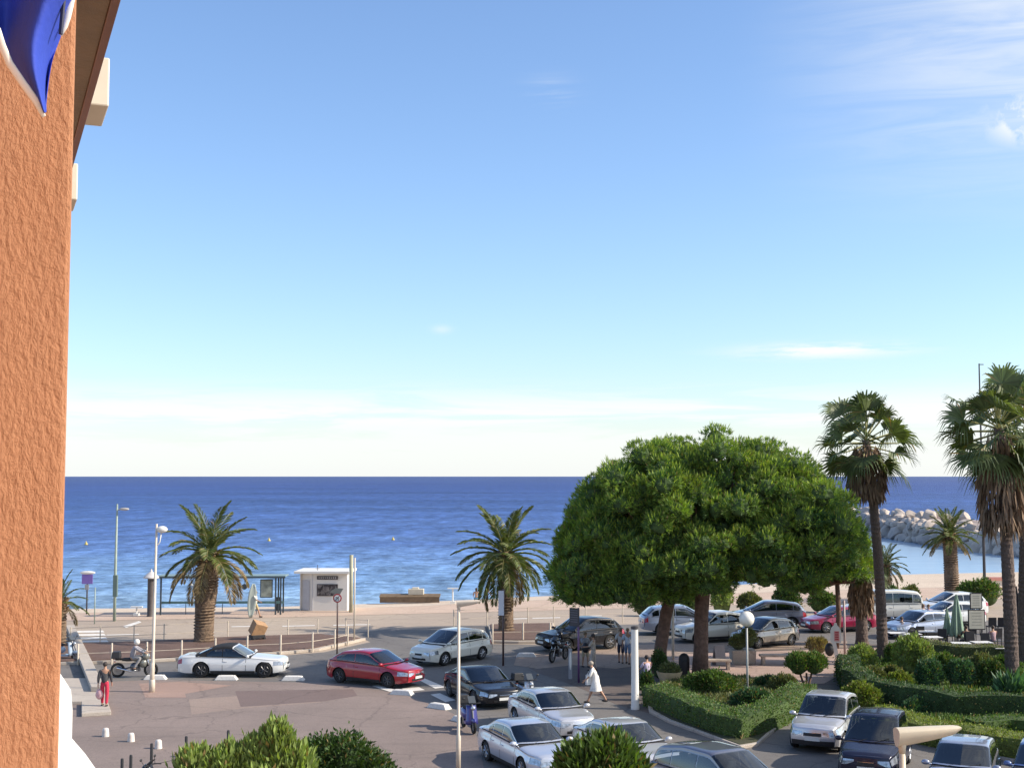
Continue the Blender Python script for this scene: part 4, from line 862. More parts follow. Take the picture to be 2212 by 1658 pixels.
# ================================================================ TWO-WHEELERS
def motorbike(label, loc, heading, body_m, seat_m=None, topbox=True, fairing=True, group='motorcycles', kind='motorcycle', lean=0.0):
    seat_m = seat_m or M('black_seat', (.015, .015, .016), .6, var=.1); t = thing(kind, label, 'motorcycle' if kind == 'motorcycle' else 'scooter', loc, heading, group)
    t.rotation_euler = (lean, 0, heading); metal = M('dark_engine_metal', (.14, .14, .15), .4, metal=.8, var=.2, scale=20)
    sc = kind != 'motorcycle'; r = .24 if sc else .32; wb = 1.3 if sc else 1.46
    for x in (wb / 2, -wb / 2):
        mb = MB(); pts = [(x + math.cos(a) * (r - .05), 0, r + math.sin(a) * (r - .05)) for a in lsp(0, 2 * math.pi, 21)]; mb.tube(pts, .055, 8, caps=False); w = obj('wheel', mb, tyre_m, t, smooth=True)
        mb = MB(); mb.lathe([(r * .66, -.02), (r * .70, 0), (r * .66, .02), (r * .60, .02), (r * .60, -.02)], 16, (x, 0, r), axis='Y')
        for k in range(6):
            a = k * math.pi / 3; mb.tube([(x, 0, r), (x + math.cos(a) * r * .64, 0, r + math.sin(a) * r * .64)], .014, 4)
        obj('rim', mb, rim_m, w)
    if not sc:
        mb = MB(); mb.ell((.14, 0, .82), (.30, .15, .15), 14, 9); obj('fuel_tank', mb, body_m, t, smooth=True)
        mb = MB(); mb.ell((-.32, 0, .80), (.36, .14, .07), 12, 7); obj('seat', mb, seat_m, t, smooth=True)
        mb = MB(); mb.ell((.02, 0, .46), (.22, .17, .20), 10, 7); mb.box((.05, 0, .34), (.42, .26, .16)); mb.tube([(.2, .0, .6), (.1, 0, .75), (-.3, 0, .72), (-.55, 0, .75)], .03, 6); obj('engine', mb, metal, t, ang=40)
        mb = MB(); mb.tube([(.15, -.14, .30), (-.2, -.16, .28), (-.75, -.2, .45)], [.03, .04, .055], 8); obj('exhaust', mb, chrome, t, smooth=True)
        mb = MB(); mb.tube([(-.62, .0, .32), (-.1, 0, .45)], .035, 6); obj('swing_arm', mb, metal, t)
        mb = MB()
        for y in (.08, -.08): mb.tube([(.73, y, .32), (.50, y, .95)], .025, 6)
        obj('fork', mb, chrome, t)
        if fairing:
            mb = MB(); mb.ell((.50, 0, .92), (.17, .20, .20), 12, 8); mb.ell((.38, 0, .62), (.2, .2, .22), 10, 7); obj('fairing', mb, body_m, t, smooth=True)
            mb = MB(); mb.grid([[(.62 - .08 * k - .06 * abs(s) ** 2, s * .13, 1.02 + .07 * k) for k in range(4)] for s in lsp(-1, 1, 7)]); obj('windshield', mb, M('clear_screen', (.07, .08, .09), .08, var=0), t, smooth=True)
        mb = MB(); mb.ell((.70, 0, .30 + .30), (.24, .07, .10), 10, 6); obj('mudguard', mb, body_m, t, smooth=True)
        hb = (.44, 1.08)
    else:
        mb = MB(); mb.ell((-.38, 0, .56), (.44, .18, .22), 14, 9); mb.box((.10, 0, .30), (.42, .30, .09)); mb.ell((-.72, 0, .62), (.18, .13, .1), 8, 6); obj('body', mb, body_m, t, ang=40)
        mb = MB(); mb.grid([[(.42 + .10 * (1 - s * s) + .02 * k - .045 * k, s * (.22 - .012 * k), .30 + .13 * k) for k in range(6)] for s in lsp(-1, 1, 9)]); o = obj('leg_shield', mb, body_m, t, smooth=True); o.modifiers.new('s', 'SOLIDIFY').thickness = .03
        mb = MB(); mb.ell((-.30, 0, .80), (.36, .15, .07), 12, 7); obj('seat', mb, seat_m, t, smooth=True)
        mb = MB(); mb.tube([(.65, 0, .26), (.42, 0, 1.0)], .035, 8); obj('fork', mb, metal, t)
        mb = MB(); mb.ell((.66, 0, .46), (.22, .08, .09), 10, 6); obj('mudguard', mb, body_m, t, smooth=True)
        mb = MB(); mb.grid([[(.50 - .07 * k, s * .13, 1.05 + .07 * k) for k in range(4)] for s in lsp(-1, 1, 5)]); obj('windshield', mb, M('clear_screen', (.07, .08, .09), .08, var=0), t, smooth=True)
        hb = (.42, 1.02)
    mb = MB(); mb.tube([(hb[0] - .14, .36, hb[1] - .02), (hb[0], .22, hb[1]), (hb[0], -.22, hb[1]), (hb[0] - .14, -.36, hb[1] - .02)], .018, 6); obj('handlebar', mb, plast, t)
    for s in (1, -1):
        mb = MB(); mb.tube([(hb[0] - .02, .24 * s, hb[1]), (hb[0] + .05, .30 * s, hb[1] + .17)], .008, 4); mb.ell((hb[0] + .05, .32 * s, hb[1] + .19), (.02, .06, .04), 8, 6); obj('mirror', mb, plast, t)
    mb = MB(); mb.ell((hb[0] + .17, 0, hb[1] - .14), (.07, .09, .08), 10, 7); obj('headlight', mb, lamp_m, t, smooth=True)
    mb = MB(); mb.box((-.86, 0, .70), (.05, .12, .06)); obj('tail_light', mb, tail_m, t)
    if topbox: mb = MB(); mb.box((-.80, 0, 1.0), (.40, .46, .30), taper=.85); mb.box((-.7, 0, .80), (.3, .12, .10)); obj('top_box', mb, plast, t, bev=.03)
    return t

# ================================================================ PEOPLE
def skin_obj(name, V, E, Rr, mat, parent, root=0, sub=1):
    me = bpy.data.meshes.new(name); me.from_pydata(V, E, []); me.materials.append(mat); o = link(name, me, parent)
    s = o.modifiers.new('skin', 'SKIN'); s.use_smooth_shade = True; s.branch_smoothing = .6
    import bmesh
    bm = bmesh.new(); bm.from_mesh(me); ly = bm.verts.layers.skin.verify(); bm.verts.ensure_lookup_table()
    for i, v in enumerate(bm.verts):
        r = Rr[i]; v[ly].radius = (r if isinstance(r, tuple) else (r, r)); v[ly].use_root = (i == root)
    bm.to_mesh(me); bm.free(); sb = o.modifiers.new('sub', 'SUBSURF'); sb.levels = sub; sb.render_levels = sub
    return o
SKIN = M('skin', (.42, .235, .15), .55, var=.08, scale=8)
def cloth(name, c): return M('cloth_' + name, c, .85, var=.18, scale=9, bump=.3, bscale=14)
def person(label, loc, heading, h=1.72, stride=.25, arms=((-.25, .3), (.3, .3)), lean=0.0, sit=False, top=None, bottom=None, short=False, sleeves=.5, hair=(.03, .02, .015), dress=False, helmet=None, group=None, armout=.12, parentless=True, riding=False, nape=False, shoes=(.03, .03, .03)):
    """arms: (shoulder swing, elbow bend) for left, right. x forward, y left."""
    t = thing('person', label, 'person', loc, heading, group); k = h / 1.74; V, E, Rr = [], [], []
    def add(p, r, par=None):
        V.append(tuple(c * k for c in p)); Rr.append((r[0] * k, r[1] * k) if isinstance(r, tuple) else r * k)
        if par is not None: E.append((par, len(V) - 1))
        return len(V) - 1
    base = .93 if not sit else (.46 if not riding else .92); lx = math.sin(lean)
    def up(z, dx=0.0, y=0.0): return (lx * z + dx, y, base + z * math.cos(lean))
    pel = add(up(0), .125); sp = add(up(.17), .105, pel); ch = add(up(.40), .112, sp); nk = add(up(.505, .01), .060, ch); hb = add(up(.56, .02), .062, nk)
    hd = add(up(.655, .035), .088, hb); tp = add(up(.735, .03), .07, hd); no = add(up(.64, .128), .012, hd)
    J = {}
    for s, (sw, eb) in zip((1, -1), arms):
        sh = add(up(.455, 0, s * .175), .052, ch); a = Vector((math.sin(sw), s * armout, -math.cos(sw))).normalized(); el_ = Vector(up(.47, 0, s * .2)) + a * .29
        f = Vector((math.sin(sw + eb), s * armout * .5, -math.cos(sw + eb))).normalized(); wr = el_ + f * .25; ha = wr + f * .08
        e = add(el_, .042, sh); w = add(wr, (.028, .024), e); hh = add(ha, (.040, .018), w); J[s] = (sh, e, w, ha)
        n = f.cross(Vector((0, 1, 0))).normalized()
        for q in range(4):
            off = n * (.024 - .016 * q); p1 = ha + f * .045 + off * 1.1; p2 = ha + f * (.085 - .008 * abs(q - 1.5)) + off * 1.1 + Vector((0, -s * .02, 0)); i1 = add(p1, .0095, hh); add(p2, .008, i1)
        i1 = add(wr + f * .05 + n * .045, .011, w); add(wr + f * .085 + n * .06, .009, i1)
    for s in (1, -1):
        hp = add(up(-.06, 0, s * .095), (.088, .085), pel)
        if sit: kn = Vector((.42, s * (.16 if not riding else .24), base - .04)); an = Vector((.40 if not riding else .12, s * (.16 if not riding else .26), max(.07, base - .50)))
        else:
            a = stride * s; kn = Vector((lx * -.06 + math.sin(a) * .43 + .03, s * .10, base - .06 - math.cos(a) * .42)); b2 = a - (.35 * abs(stride) if a < 0 else .05); an = kn + Vector((math.sin(b2) * .40 - .01, 0, -math.cos(b2) * .385))
        kk = add(kn, .056, hp); cm = add(kn.lerp(an, .3), .056, kk); aa = add(an, .036, cm); add(an + Vector((-.03, 0, -.045)), .035, aa); to = add(an + Vector((.13, 0, -.055)), (.035, .028), aa); J[('l', s)] = (hp, kk, aa, an)
    body = skin_obj('body', V, E, Rr, SKIN, t, pel)
    def g(r, d): return (r[0] + d, r[1] + d) if isinstance(r, tuple) else r + d
    if top is not None:
        vv, ee, rr = [tuple(Vector(V[pel]) + Vector((0, 0, -.10 * k))), V[sp], V[ch]], [(0, 1), (1, 2)], [.168 * k, .150 * k, .160 * k]
        vv.append(tuple(Vector(V[nk]).lerp(Vector(V[ch]), .0))); ee.append((2, 3)); rr.append(.085 * k); vv[2] = tuple(Vector(V[ch]) + Vector((0, 0, .035 * k))); rr[2] = .172 * k
        for s in (1, -1):
            sh, e, w, _ = J[s]; vv.append(V[sh]); ee.append((2, len(vv) - 1)); rr.append(g(Rr[sh], .030)); b = len(vv) - 1
            vv.append(tuple(Vector(V[sh]).lerp(Vector(V[e]), min(1, sleeves * 2)))); ee.append((b, b + 1)); rr.append(g(Rr[e], .022))
            if sleeves > .5: vv.append(tuple(Vector(V[e]).lerp(Vector(V[w]), sleeves * 2 - 1))); ee.append((b + 1, b + 2)); rr.append(g(Rr[w], .018))
        skin_obj('shirt', vv, ee, rr, top, t, 0)
    if bottom is not None:
        vv, ee, rr = [tuple(Vector(V[pel]) + Vector((0, 0, .10 * k))), V[pel]], [(0, 1)], [.125 * k, .145 * k]
        for s in (1, -1):
            hp, kk, aa, _ = J[('l', s)]; b = len(vv); vv += [V[hp], V[kk]]; ee += [(1, b), (b, b + 1)]; rr += [g(Rr[hp], .018), g(Rr[kk], .022)]
            if not short: vv.append(V[aa]); ee.append((b + 1, b + 2)); rr.append(.058)
        skin_obj('shorts' if short else 'trousers', vv, ee, rr, bottom, t, 1)
    if dress:
        b = Vector(V[sp]); mb = MB(); g_ = []
        for i in range(8):
            z = b.z + .02 - i * .085 * k; r = (.135 + .016 * i) * k; g_.append([(b.x * (1 - i / 10) + r * .95 * math.cos(a) + .02 * math.sin(3 * a + i), r * 1.1 * math.sin(a), z) for a in lsp(0, 2 * math.pi, 21)])
        mb.grid(g_); obj('skirt', mb, top, t, smooth=True)
    hc = Vector(V[hd]); mb = MB()
    if helmet: mb.ell((hc.x - .01, 0, hc.z + .025), (.135, .12, .135), 14, 9); obj('helmet', mb, helmet, t, smooth=True)
    else:
        mb.ell((hc.x - .022 * k, 0, hc.z + .035 * k), (.108 * k, .093 * k, .095 * k), 12, 8)
        if nape: mb.ell((hc.x - .06 * k, 0, hc.z - .06 * k), (.06 * k, .08 * k, .13 * k), 10, 7)
        obj('hair', mb, M('hair_%02d%02d' % (int(hair[0] * 99), int(hair[1] * 99)), hair, .7, var=.2, scale=20), t, smooth=True)
    for s in (1, -1):
        mb = MB(); mb.ell((hc.x + .088 * k, s * .03 * k, hc.z + .005 * k), .012 * k, 6, 5); obj('eye', mb, plast, t)
        an = J[('l', s)][3]; mb = MB(); mb.ell(((an.x + .05) * k, an.y * k, (an.z - .055) * k), (.135 * k, .05 * k, .045 * k), 10, 6); obj('shoe', mb, cloth('shoe_%d' % int(shoes[0] * 99), shoes), t, smooth=True)
    return t
# ================================================================ PLACEMENT
def V2(p): return (p.x, p.y, p.z)
def ppm(p): return FL / p.y            # photo pixels per metre at p
# ---- breakwater
bw = thing('breakwater', 'pale boulder breakwater across the harbour water behind the palms', 'breakwater', (0, 0, 0))
toe = [at(x, y, SEA_Z) for x, y in ((1640, 1136), (1760, 1142), (1870, 1152), (1950, 1166), (2050, 1181), (2150, 1195), (2260, 1207), (2420, 1222), (2700, 1240))]
def toe_at(u):
    f = u * (len(toe) - 1); k = min(int(f), len(toe) - 2); return toe[k].lerp(toe[k + 1], f - k)
mb = MB(); g = []
for i in range(41):
    p = toe_at(i / 40); g.append([(p.x, p.y - 1, -3)] + [(p.x + dy * .0, p.y + dy, z + random.uniform(-.15, .15)) for dy, z in ((0, -1.3), (3, .2), (6, 1.3), (12, 1.6), (28, 1.8), (40, 1.9), (48, 2.4), (54, 2.4), (64, -1.5))])
mb.grid(g, flip=True); obj('rubble_bank', mb, ground_mat('rubble', (.38, .31, .27), (.44, .36, .31), (.27, .22, .2), s1=.3, s2=1.5, fine=3.0), bw)
rm = [rock_mesh(i) for i in range(7)]
def rock(p, s):
    o = link('rock', random.choice(rm), bw, p); o.rotation_euler = (random.uniform(-.5, .5), random.uniform(-.5, .5), random.uniform(0, 6.3)); o.scale = (s * random.uniform(.85, 1.2), s * random.uniform(.85, 1.15), s * random.uniform(.85, 1.1))
for row, (n, dy, z, s) in enumerate(((52, .3, -.9, 1.75), (54, 2.4, .3, 1.7), (50, 4.8, 1.3, 1.35), (40, 9, 1.7, .95), (36, 20, 1.9, .85), (36, 38, 2.1, 1.2), (30, 47, 2.7, 1.3))):
    for i in range(n):
        p = toe_at((i + random.uniform(.1, .9)) / n); rock((p.x + random.uniform(-.5, .5), p.y + dy + random.uniform(-.6, .6) * (1 if dy < 6 else 5), z + random.uniform(-.3, .2)), s * random.uniform(.7, 1.15))

# ---- sailing boat and buoys
p = at(1834, 1107, SEA_Z); t = thing('sailing_boat', 'small white sailing boat with bare mast beyond the breakwater', 'boat', (p.x, p.y, SEA_Z), .5)
k = ppm(p); mb = MB(); mb.add([(-4, 0, .2), (-3.6, 1.2, 1), (0, 1.5, 1), (3, .9, 1.1), (4.5, 0, 1.3), (3, -.9, 1.1), (0, -1.5, 1), (-3.6, -1.2, 1), (-3, 0, -.3), (3.6, 0, -.3)], [(1, 2, 3, 4, 5, 6, 7), (0, 1, 7), (1, 8, 9, 3, 2), (3, 9, 4), (7, 6, 5, 9, 8), (5, 4, 9), (0, 8, 1), (0, 7, 8)]); obj('hull', mb, white_p, t)
mb = MB(); mb.box((-.5, 0, 1.4), (3, 1.4, .7), taper=.8); obj('coachroof', mb, white_p, t)
mb = MB(); mb.tube([(.6, 0, 1), (.6, 0, (1107 - 1063) / k)], .14, 6); mb.tube([(.6, 0, 2), (-3, 0, 2.1)], .09, 5); obj('mast', mb, white_p, t)
buoy_m = M('yellow_buoy', (.55, .42, .10), .5, var=.1)
for i, (x, y, lab) in enumerate(((186, 1176, 'small pale buoy on the sea beside the orange wall'), (849, 1166, 'small yellow buoy on the sea above the white kiosk'), (581, 1168, 'small yellow buoy on the sea right of the left date palm'), (412, 1264, 'white mooring buoy close to shore behind the long shelter'))):
    p = at(x, y, SEA_Z); s = .26 if i < 3 else .2; mb = MB(); mb.lathe([(.2 * s, -.3 * s), (s, -.1 * s), (s, .5 * s), (.5 * s, 1.1 * s), (.12 * s, 2.2 * s)], 10); tag(obj('buoy', mb, buoy_m if i < 3 else white_p, smooth=True, loc=V2(p)), lab, 'buoy')

# ---- trees
p = at(440, 1391); date_palm(V2(p), zat(440, 1188, p), [(0, .62), (.08, .50), (.35, .50), (.55, .60), (.78, .60), (.88, .52), (1, .50)], 'date palm behind the white convertible, with a thick dark trunk', 1.08, 34, (.25, 0), droop=.80, low=-38, dryn=10)
p = at(1093, 1367); date_palm(V2(p), zat(1093, 1190, p), [(0, .62), (.06, .42), (.5, .40), (.68, .46), (.72, .52), (.9, .56), (1, .50)], 'date palm with a full green crown behind the white hatchback', 1.12, 46, (-.05, 0), droop=.75, low=-52, dryn=4)
p = at(2057, 1302); date_palm(V2(p), zat(2057, 1150, p), [(0, .60), (.1, .50), (.9, .46), (1, .42)], 'small date palm in front of the breakwater', .74, 40, (-.15, 0), droop=.7, low=-25, dryn=4)
p = at(1914, 1296); date_palm(V2(p), zat(1914, 1215, p), [(0, .4), (.1, .32), (1, .30)], 'short date palm partly hidden behind the tall fan palm trunk', .62, 34, droop=.8, low=-45, dryn=10)
p = at(128, 1400); date_palm(V2(p), zat(128, 1290, p), [(0, .4), (.1, .32), (1, .30)], 'young palm peeping out behind the orange wall', .55, 18, droop=.7, low=-30, dryn=3)
p = at(1907, 1430); fan_palm(V2(p), zat(1907, 950, p), .24, 'tall slender fan palm right of the umbrella pines, over a green shrub', 1.42, 36, (-.62, 0), low=-50, skirt=(.92, 3.3))
p = at(2187, 1478); fan_palm(V2(p), zat(2187, 925, p), .27, 'tall fan palm near the right edge with the longest dead leaf skirt', 1.50, 46, (-.3, 0), low=-68, skirt=(.9, 5.2))
p = at(2216, 1440); fan_palm(V2(p), zat(2216, 930, p), .30, 'fan palm cut off by the right edge of the picture', 1.4, 36, (.6, 0), low=-60, skirt=(1.0, 4.5))
p = at(1862, 1392); fan_palm(V2(p), zat(1862, 1232, p), .30, 'short fan palm with brown skirt behind the pines, by the red car', .80, 30, (0, 0), low=-20, skirt=(.62, 2.6))
def local(px, Y, o): q = atY(px[0], px[1], Y); return q - o
o = at(1512, 1462); Y = o.y
umbrella_pine(V2(o), [local((1512, 1466), Y, o), local((1514, 1400), Y, o), local((1515, 1330), Y, o), local((1519, 1265), Y, o), local((1530, 1225), Y, o)], [.40, .33, .32, .34, .30],
    [(tuple(local((1545, 1165), Y + .8, o)), (4.6, 4.4, 4.7)), (tuple(local((1690, 1165), Y, o)), (3.1, 3.4, 3.5)), (tuple(local((1765, 1160), Y + .6, o)), (1.45, 2.4, 2.3)), (tuple(local((1440, 1180), Y, o)), (2.6, 3.4, 4.6)), (tuple(local((1620, 1225), Y + .5, o)), (3.2, 3.0, 1.6)), (tuple(local((1500, 1245), Y - .6, o)), (1.5, 1.8, 1.2))], 'umbrella pine with the straight right-hand trunk and domed crown', 380, 3)
o = at(1424, 1458); Y = o.y
umbrella_pine(V2(o), [local((1423, 1462), Y, o), local((1427, 1400), Y, o), local((1438, 1330), Y, o), local((1452, 1270), Y, o), local((1462, 1230), Y, o)], [.34, .29, .28, .29, .26],
    [(tuple(local((1385, 1195), Y, o)), (3.0, 3.6, 4.3)), (tuple(local((1285, 1240), Y - .4, o)), (1.7, 2.4, 2.6)), (tuple(local((1320, 1180), Y, o)), (1.7, 2.6, 3.4)), (tuple(local((1350, 1270), Y - .4, o)), (2.6, 2.2, 1.6))], 'umbrella pine with the leaning left-hand trunk and lower crown', 270, 5)
o = at(1800, 1400) ; Y = o.y
umbrella_pine(V2(o), [local((1806, 1400), Y, o), local((1812, 1330), Y, o), local((1808, 1250), Y, o)], [.16, .14, .12],
    [(tuple(local((1808, 1225), Y, o)), (1.5, 1.8, 2.1)), (tuple(local((1745, 1255), Y, o)), (1.3, 1.5, 1.1))], 'small darker pine low at the right of the big crown', 80, 8)

# ---- hedges and planting
def shr(label, cx, by, hwpx, topy, n, ln, wd, col, up=.5, rough=.35, lumps=3, cat='shrub', name='shrub', depth=.8, stem=None, group='garden shrubs'):
    p = at(cx, by); k = ppm(p); r = hwpx / k; h = zat(cx, topy, p); b = []
    if lumps == 1: b = [((0, 0, h * .5), (r, r * depth, h * .52))]
    else:
        for i in range(lumps):
            a = (i + .5) / lumps * 2 - 1; hh = h * random.uniform(.78, 1.0) if i != lumps // 2 else h
            b.append(((a * r * .55, random.uniform(-.2, .2) * r, hh * .48), (r * .55, r * depth * .6, hh * .53)))
    return shrub(name, label, cat, V2(p), b, n, ln, wd, col, up, rough, group)
hedge([(1418, 1522), (1500, 1560), (1596, 1596), (1672, 1560), (1736, 1522)], 1.15, .85, 'V-shaped clipped hedge pointing at the queue of silver cars', 'mid', dens=260)
hedge([(1830, 1462), (1846, 1492), (1880, 1515), (1960, 1538), (2070, 1551), (2330, 1560)], 1.0, 1.0, 'long dark clipped hedge curving below the tall fan palms', 'dark', dens=220)
hedge([(1905, 1572), (1990, 1598), (2100, 1620), (2290, 1652)], 1.3, .75, 'low yellow-green hedge right behind the row of parked cars', 'yellow', dens=260)
hedge([(1960, 1408), (2060, 1428), (2300, 1434)], .8, .8, 'clipped hedge strip in front of the cafe tables', 'olive', dens=200)
hedge([(2105, 1608), (2170, 1600), (2330, 1612)], .9, .85, 'short clipped hedge piece at the right edge above the low one', 'mid', dens=220)
shr('bright green leafy shrub at the foot of the right pine trunk', 1535, 1502, 60, 1448, 5200, .13, .07, 'mid', lumps=4)
shr('round blue-green shrub under the globe lamp', 1620, 1530, 46, 1486, 3600, .12, .06, 'blue', lumps=3)
shr('dark olive shrub left of the little clipped tree', 1690, 1500, 34, 1456, 3000, .10, .05, 'olive', lumps=3)
shr('spiky green plant behind the globe lamp pole', 1655, 1488, 28, 1462, 1500, .20, .04, 'blue', up=.9, lumps=2)
shr('ivy clump climbing the base of the left pine trunk', 1424, 1470, 17, 1405, 1200, .10, .07, 'dark', lumps=1)
shr('trailing dark shrub spilling over the stone planter', 1397, 1512, 16, 1452, 900, .14, .06, 'dark', lumps=2)
shr('big pale green shrub right of the tall fan palm trunk', 1975, 1462, 46, 1375, 5200, .16, .06, 'light', up=.8, lumps=3)
shr('pale green shrub left of the tall fan palm trunk', 1862, 1458, 36, 1392, 3000, .14, .06, 'light', lumps=3)
shr('rounded blue-green bush below the pale shrub', 2006, 1490, 34, 1424, 2800, .12, .06, 'blue', lumps=2)
shr('rounded blue-green bush in the middle of the garden bed', 2078, 1492, 36, 1426, 2800, .12, .06, 'blue', lumps=2)
shr('dark bush left of the thick palm trunk', 2142, 1492, 34, 1428, 2400, .12, .06, 'dark', lumps=2)
shr('bright yellow-green bush between the small four-by-four and the long hedge', 1856, 1535, 48, 1472, 4600, .12, .06, 'yellow', lumps=3)
shr('small blue-green bush on the strip between two hedges', 1980, 1548, 34, 1508, 2000, .12, .05, 'blue', lumps=3)
shr('loose green planting left of the grey path strip', 2090, 1592, 36, 1556, 2200, .13, .05, 'mid', up=.8, lumps=4)
shr('loose green planting at the right end of the grey path strip', 2170, 1590, 34, 1556, 2000, .13, .05, 'light', up=.8, lumps=4)
for q_, (cx, by, hw_, ty, col_) in enumerate(((1935, 1440, 26, 1392, 'mid'), (1885, 1484, 30, 1440, 'olive'), (1945, 1500, 30, 1450, 'yellow'), (2040, 1462, 40, 1410, 'mid'), (2115, 1470, 36, 1412, 'olive'), (2170, 1470, 30, 1418, 'mid'), (1925, 1470, 24, 1440, 'olive'))):
    shr(('mid green filler bush just right of the tall fan palm foot', 'olive low bush at the foot of the tall fan palm', 'yellow-green low bush inside the curve of the long hedge', 'mid green broad bush behind the two rounded blue-green ones', 'olive bush between the rounded bushes and the thick palm', 'mid green bush left of the thick palm trunk, against the clipped strip', 'small olive bush below the big pale green shrub')[q_], cx, by, hw_, ty, 2200, .14, .06, col_, lumps=3)
shr('big-leaved silvery green plant at the right edge', 2185, 1546, 30, 1478, 260, .75, .20, 'blue', up=.7, lumps=2)
shr('tan dry bush by the white lettered board', 1766, 1412, 28, 1378, 2200, .14, .035, 'dry', up=1.0, lumps=2)
shr('olive green bush behind the white van', 1965, 1318, 26, 1264, 1800, .18, .08, 'olive', lumps=2, group='bushes along the beach')
shr('leafy green bush right of the white van', 1925, 1306, 20, 1266, 1200, .18, .08, 'mid', lumps=2, group='bushes along the beach')
shr('dense green bush above the white hatchback', 2115, 1310, 46, 1250, 3600, .20, .09, 'mid', lumps=4, group='bushes along the beach')
shr('green bush showing between the two pine trunks', 1485, 1322, 32, 1276, 1600, .2, .09, 'mid', lumps=2, group='bushes along the beach')
shr('green and yellow bush right of the right pine trunk', 1560, 1326, 28, 1262, 1500, .2, .09, 'light', lumps=2, group='bushes along the beach')
shr('tall dark bush under the right part of the pine crown', 1700, 1335, 34, 1258, 2400, .2, .09, 'dark', lumps=3, group='bushes along the beach')
shr('low green bush behind the dark grey back-row car', 1622, 1326, 30, 1280, 1600, .2, .09, 'olive', lumps=3, group='bushes along the beach')
shr('low bush showing between the magenta car and the dark bush', 1778, 1322, 34, 1278, 1800, .2, .09, 'mid', lumps=3, group='bushes along the beach')
shr('low olive bush under the left part of the pine crown', 1392, 1330, 24, 1296, 1100, .2, .09, 'olive', lumps=2, group='bushes along the beach')
# clipped flat-topped little tree
p = at(1743, 1494); k = ppm(p); h1 = zat(1743, 1412, p); h0 = zat(1743, 1458, p); r = 42 / k
t = shrub('clipped_tree', 'little flat-topped clipped tree with a green head on thin stems', 'tree', V2(p), [((-.4 * r, 0, (h0 + h1) / 2), (r * .62, r * .7, (h1 - h0) * .56)), ((.4 * r, 0, (h0 + h1) / 2), (r * .62, r * .7, (h1 - h0) * .54))], 5200, .13, .04, 'mid', up=.9)
mb = MB()
for dx in (-.28, 0, .22): mb.tube([(0, 0, -.02), (dx * .4, 0, h0 * .4), (dx, .03, h0 + .1)], [.06, .05, .04], 6)
obj('trunk', mb, bark_m, t, smooth=True)
# big shrubs at the bottom of the picture
def near(label, Y, blobs, n, ln, wd, col, up, rough, group):
    o = atY(blobs[0][0], 1700, Y); o.z = 0; k = FL / Y; b = []
    for x, y, rx, ry in blobs:
        q = atY(x, y, Y); b.append(((q.x - o.x, q.y - o.y, q.z), (rx / k, rx / k * .9, ry / k)))
    t = shrub('shrub', label, 'shrub', V2(o), b, n, ln, wd, col, up, rough, group)
    mb = MB(); [mb.tube([(bb[0][0] * .4, 0, 0), bb[0]], [.07, .03], 6) for bb in b]; obj('trunk', mb, bark_m, t); return t
near('tall light green shrub with upright shoots at the bottom, left of centre', 31, [(428, 1684, 50, 60), (500, 1680, 50, 62), (556, 1664, 40, 66), (598, 1636, 36, 70), (638, 1680, 40, 62), (560, 1712, 110, 60)], 9000, .27, .085, 'light', 1.5, .35, 'big shrubs in the foreground')
near('dark green rounded shrub at the bottom beside the light green one', 33, [(690, 1668, 62, 74), (745, 1666, 66, 78), (800, 1690, 56, 66), (740, 1710, 120, 50)], 10500, .15, .055, 'dark', .35, .6, 'big shrubs in the foreground')
near('dark green spiky shrub at the bottom in front of the silver saloons', 29, [(1262, 1680, 62, 72), (1316, 1664, 62, 74), (1350, 1690, 50, 66), (1300, 1715, 100, 50)], 5600, .27, .075, 'mid', .9, .5, 'big shrubs in the foreground')
# soil of the gardens with kerbs
bed([(1400, 1488), (1396, 1506), (1402, 1540), (1445, 1562), (1600, 1618), (1636, 1612), (1752, 1512), (1775, 1492), (1700, 1478), (1560, 1462), (1450, 1470)], 'garden_bed', lawn_m, .06, hk=.12, inset=.2)
bed([(1816, 1452), (1826, 1490), (1800, 1520), (1880, 1548), (1960, 1596), (2300, 1672), (2700, 1640), (2700, 1440), (2300, 1442), (1960, 1404), (1850, 1410)], 'garden_bed', lawn_m, .06, hk=.12, inset=.3)
def ground_cover(poly, n, label, col, ln=.16):
    P = [at(x, y, 0) for x, y in poly]; xs_ = [p.x for p in P]; ys_ = [p.y for p in P]; pts = rng.uniform((min(xs_), min(ys_)), (max(xs_), max(ys_)), (n * 3, 2)); inside = np.zeros(len(pts), bool); j = len(P) - 1
    for i in range(len(P)):
        a, b_ = P[i], P[j]; c_ = ((a.y > pts[:, 1]) != (b_.y > pts[:, 1])) & (pts[:, 0] < (b_.x - a.x) * (pts[:, 1] - a.y) / (b_.y - a.y + 1e-9) + a.x); inside ^= c_; j = i
    pts = pts[inside][:n]; n = len(pts); B = np.concatenate([pts, np.full((n, 1), .13)], 1); clump = (np.sin(B[:, 0] * 2.3) * np.sin(B[:, 1] * 1.9 + 1) + 1.2) * .5
    V, F = blades(B, np.array([0, 0, 1.]) + rng.normal(size=(n, 3)) * .55, ln * (.4 + clump) * rng.uniform(.6, 1.4, n), ln * .35); o_ = link('ground_cover', fast_mesh('ground_cover', V, F, leafm(col))); tag(o_, label, kind='stuff')
ground_cover([(1412, 1495), (1410, 1530), (1600, 1606), (1745, 1510), (1700, 1482), (1560, 1466), (1450, 1474)], 16000, 'low green ground cover inside the V-shaped hedge', 'olive')
ground_cover([(1822, 1456), (1832, 1500), (1880, 1544), (1960, 1590), (2300, 1665), (2600, 1640), (2600, 1444), (2300, 1446), (1960, 1408), (1856, 1414)], 60000, 'low green ground cover of the right-hand garden', 'mid', .2)
sheet('path', [(1990, 1552), (2300, 1566), (2300, 1578), (2000, 1562)], .20, dark_m)

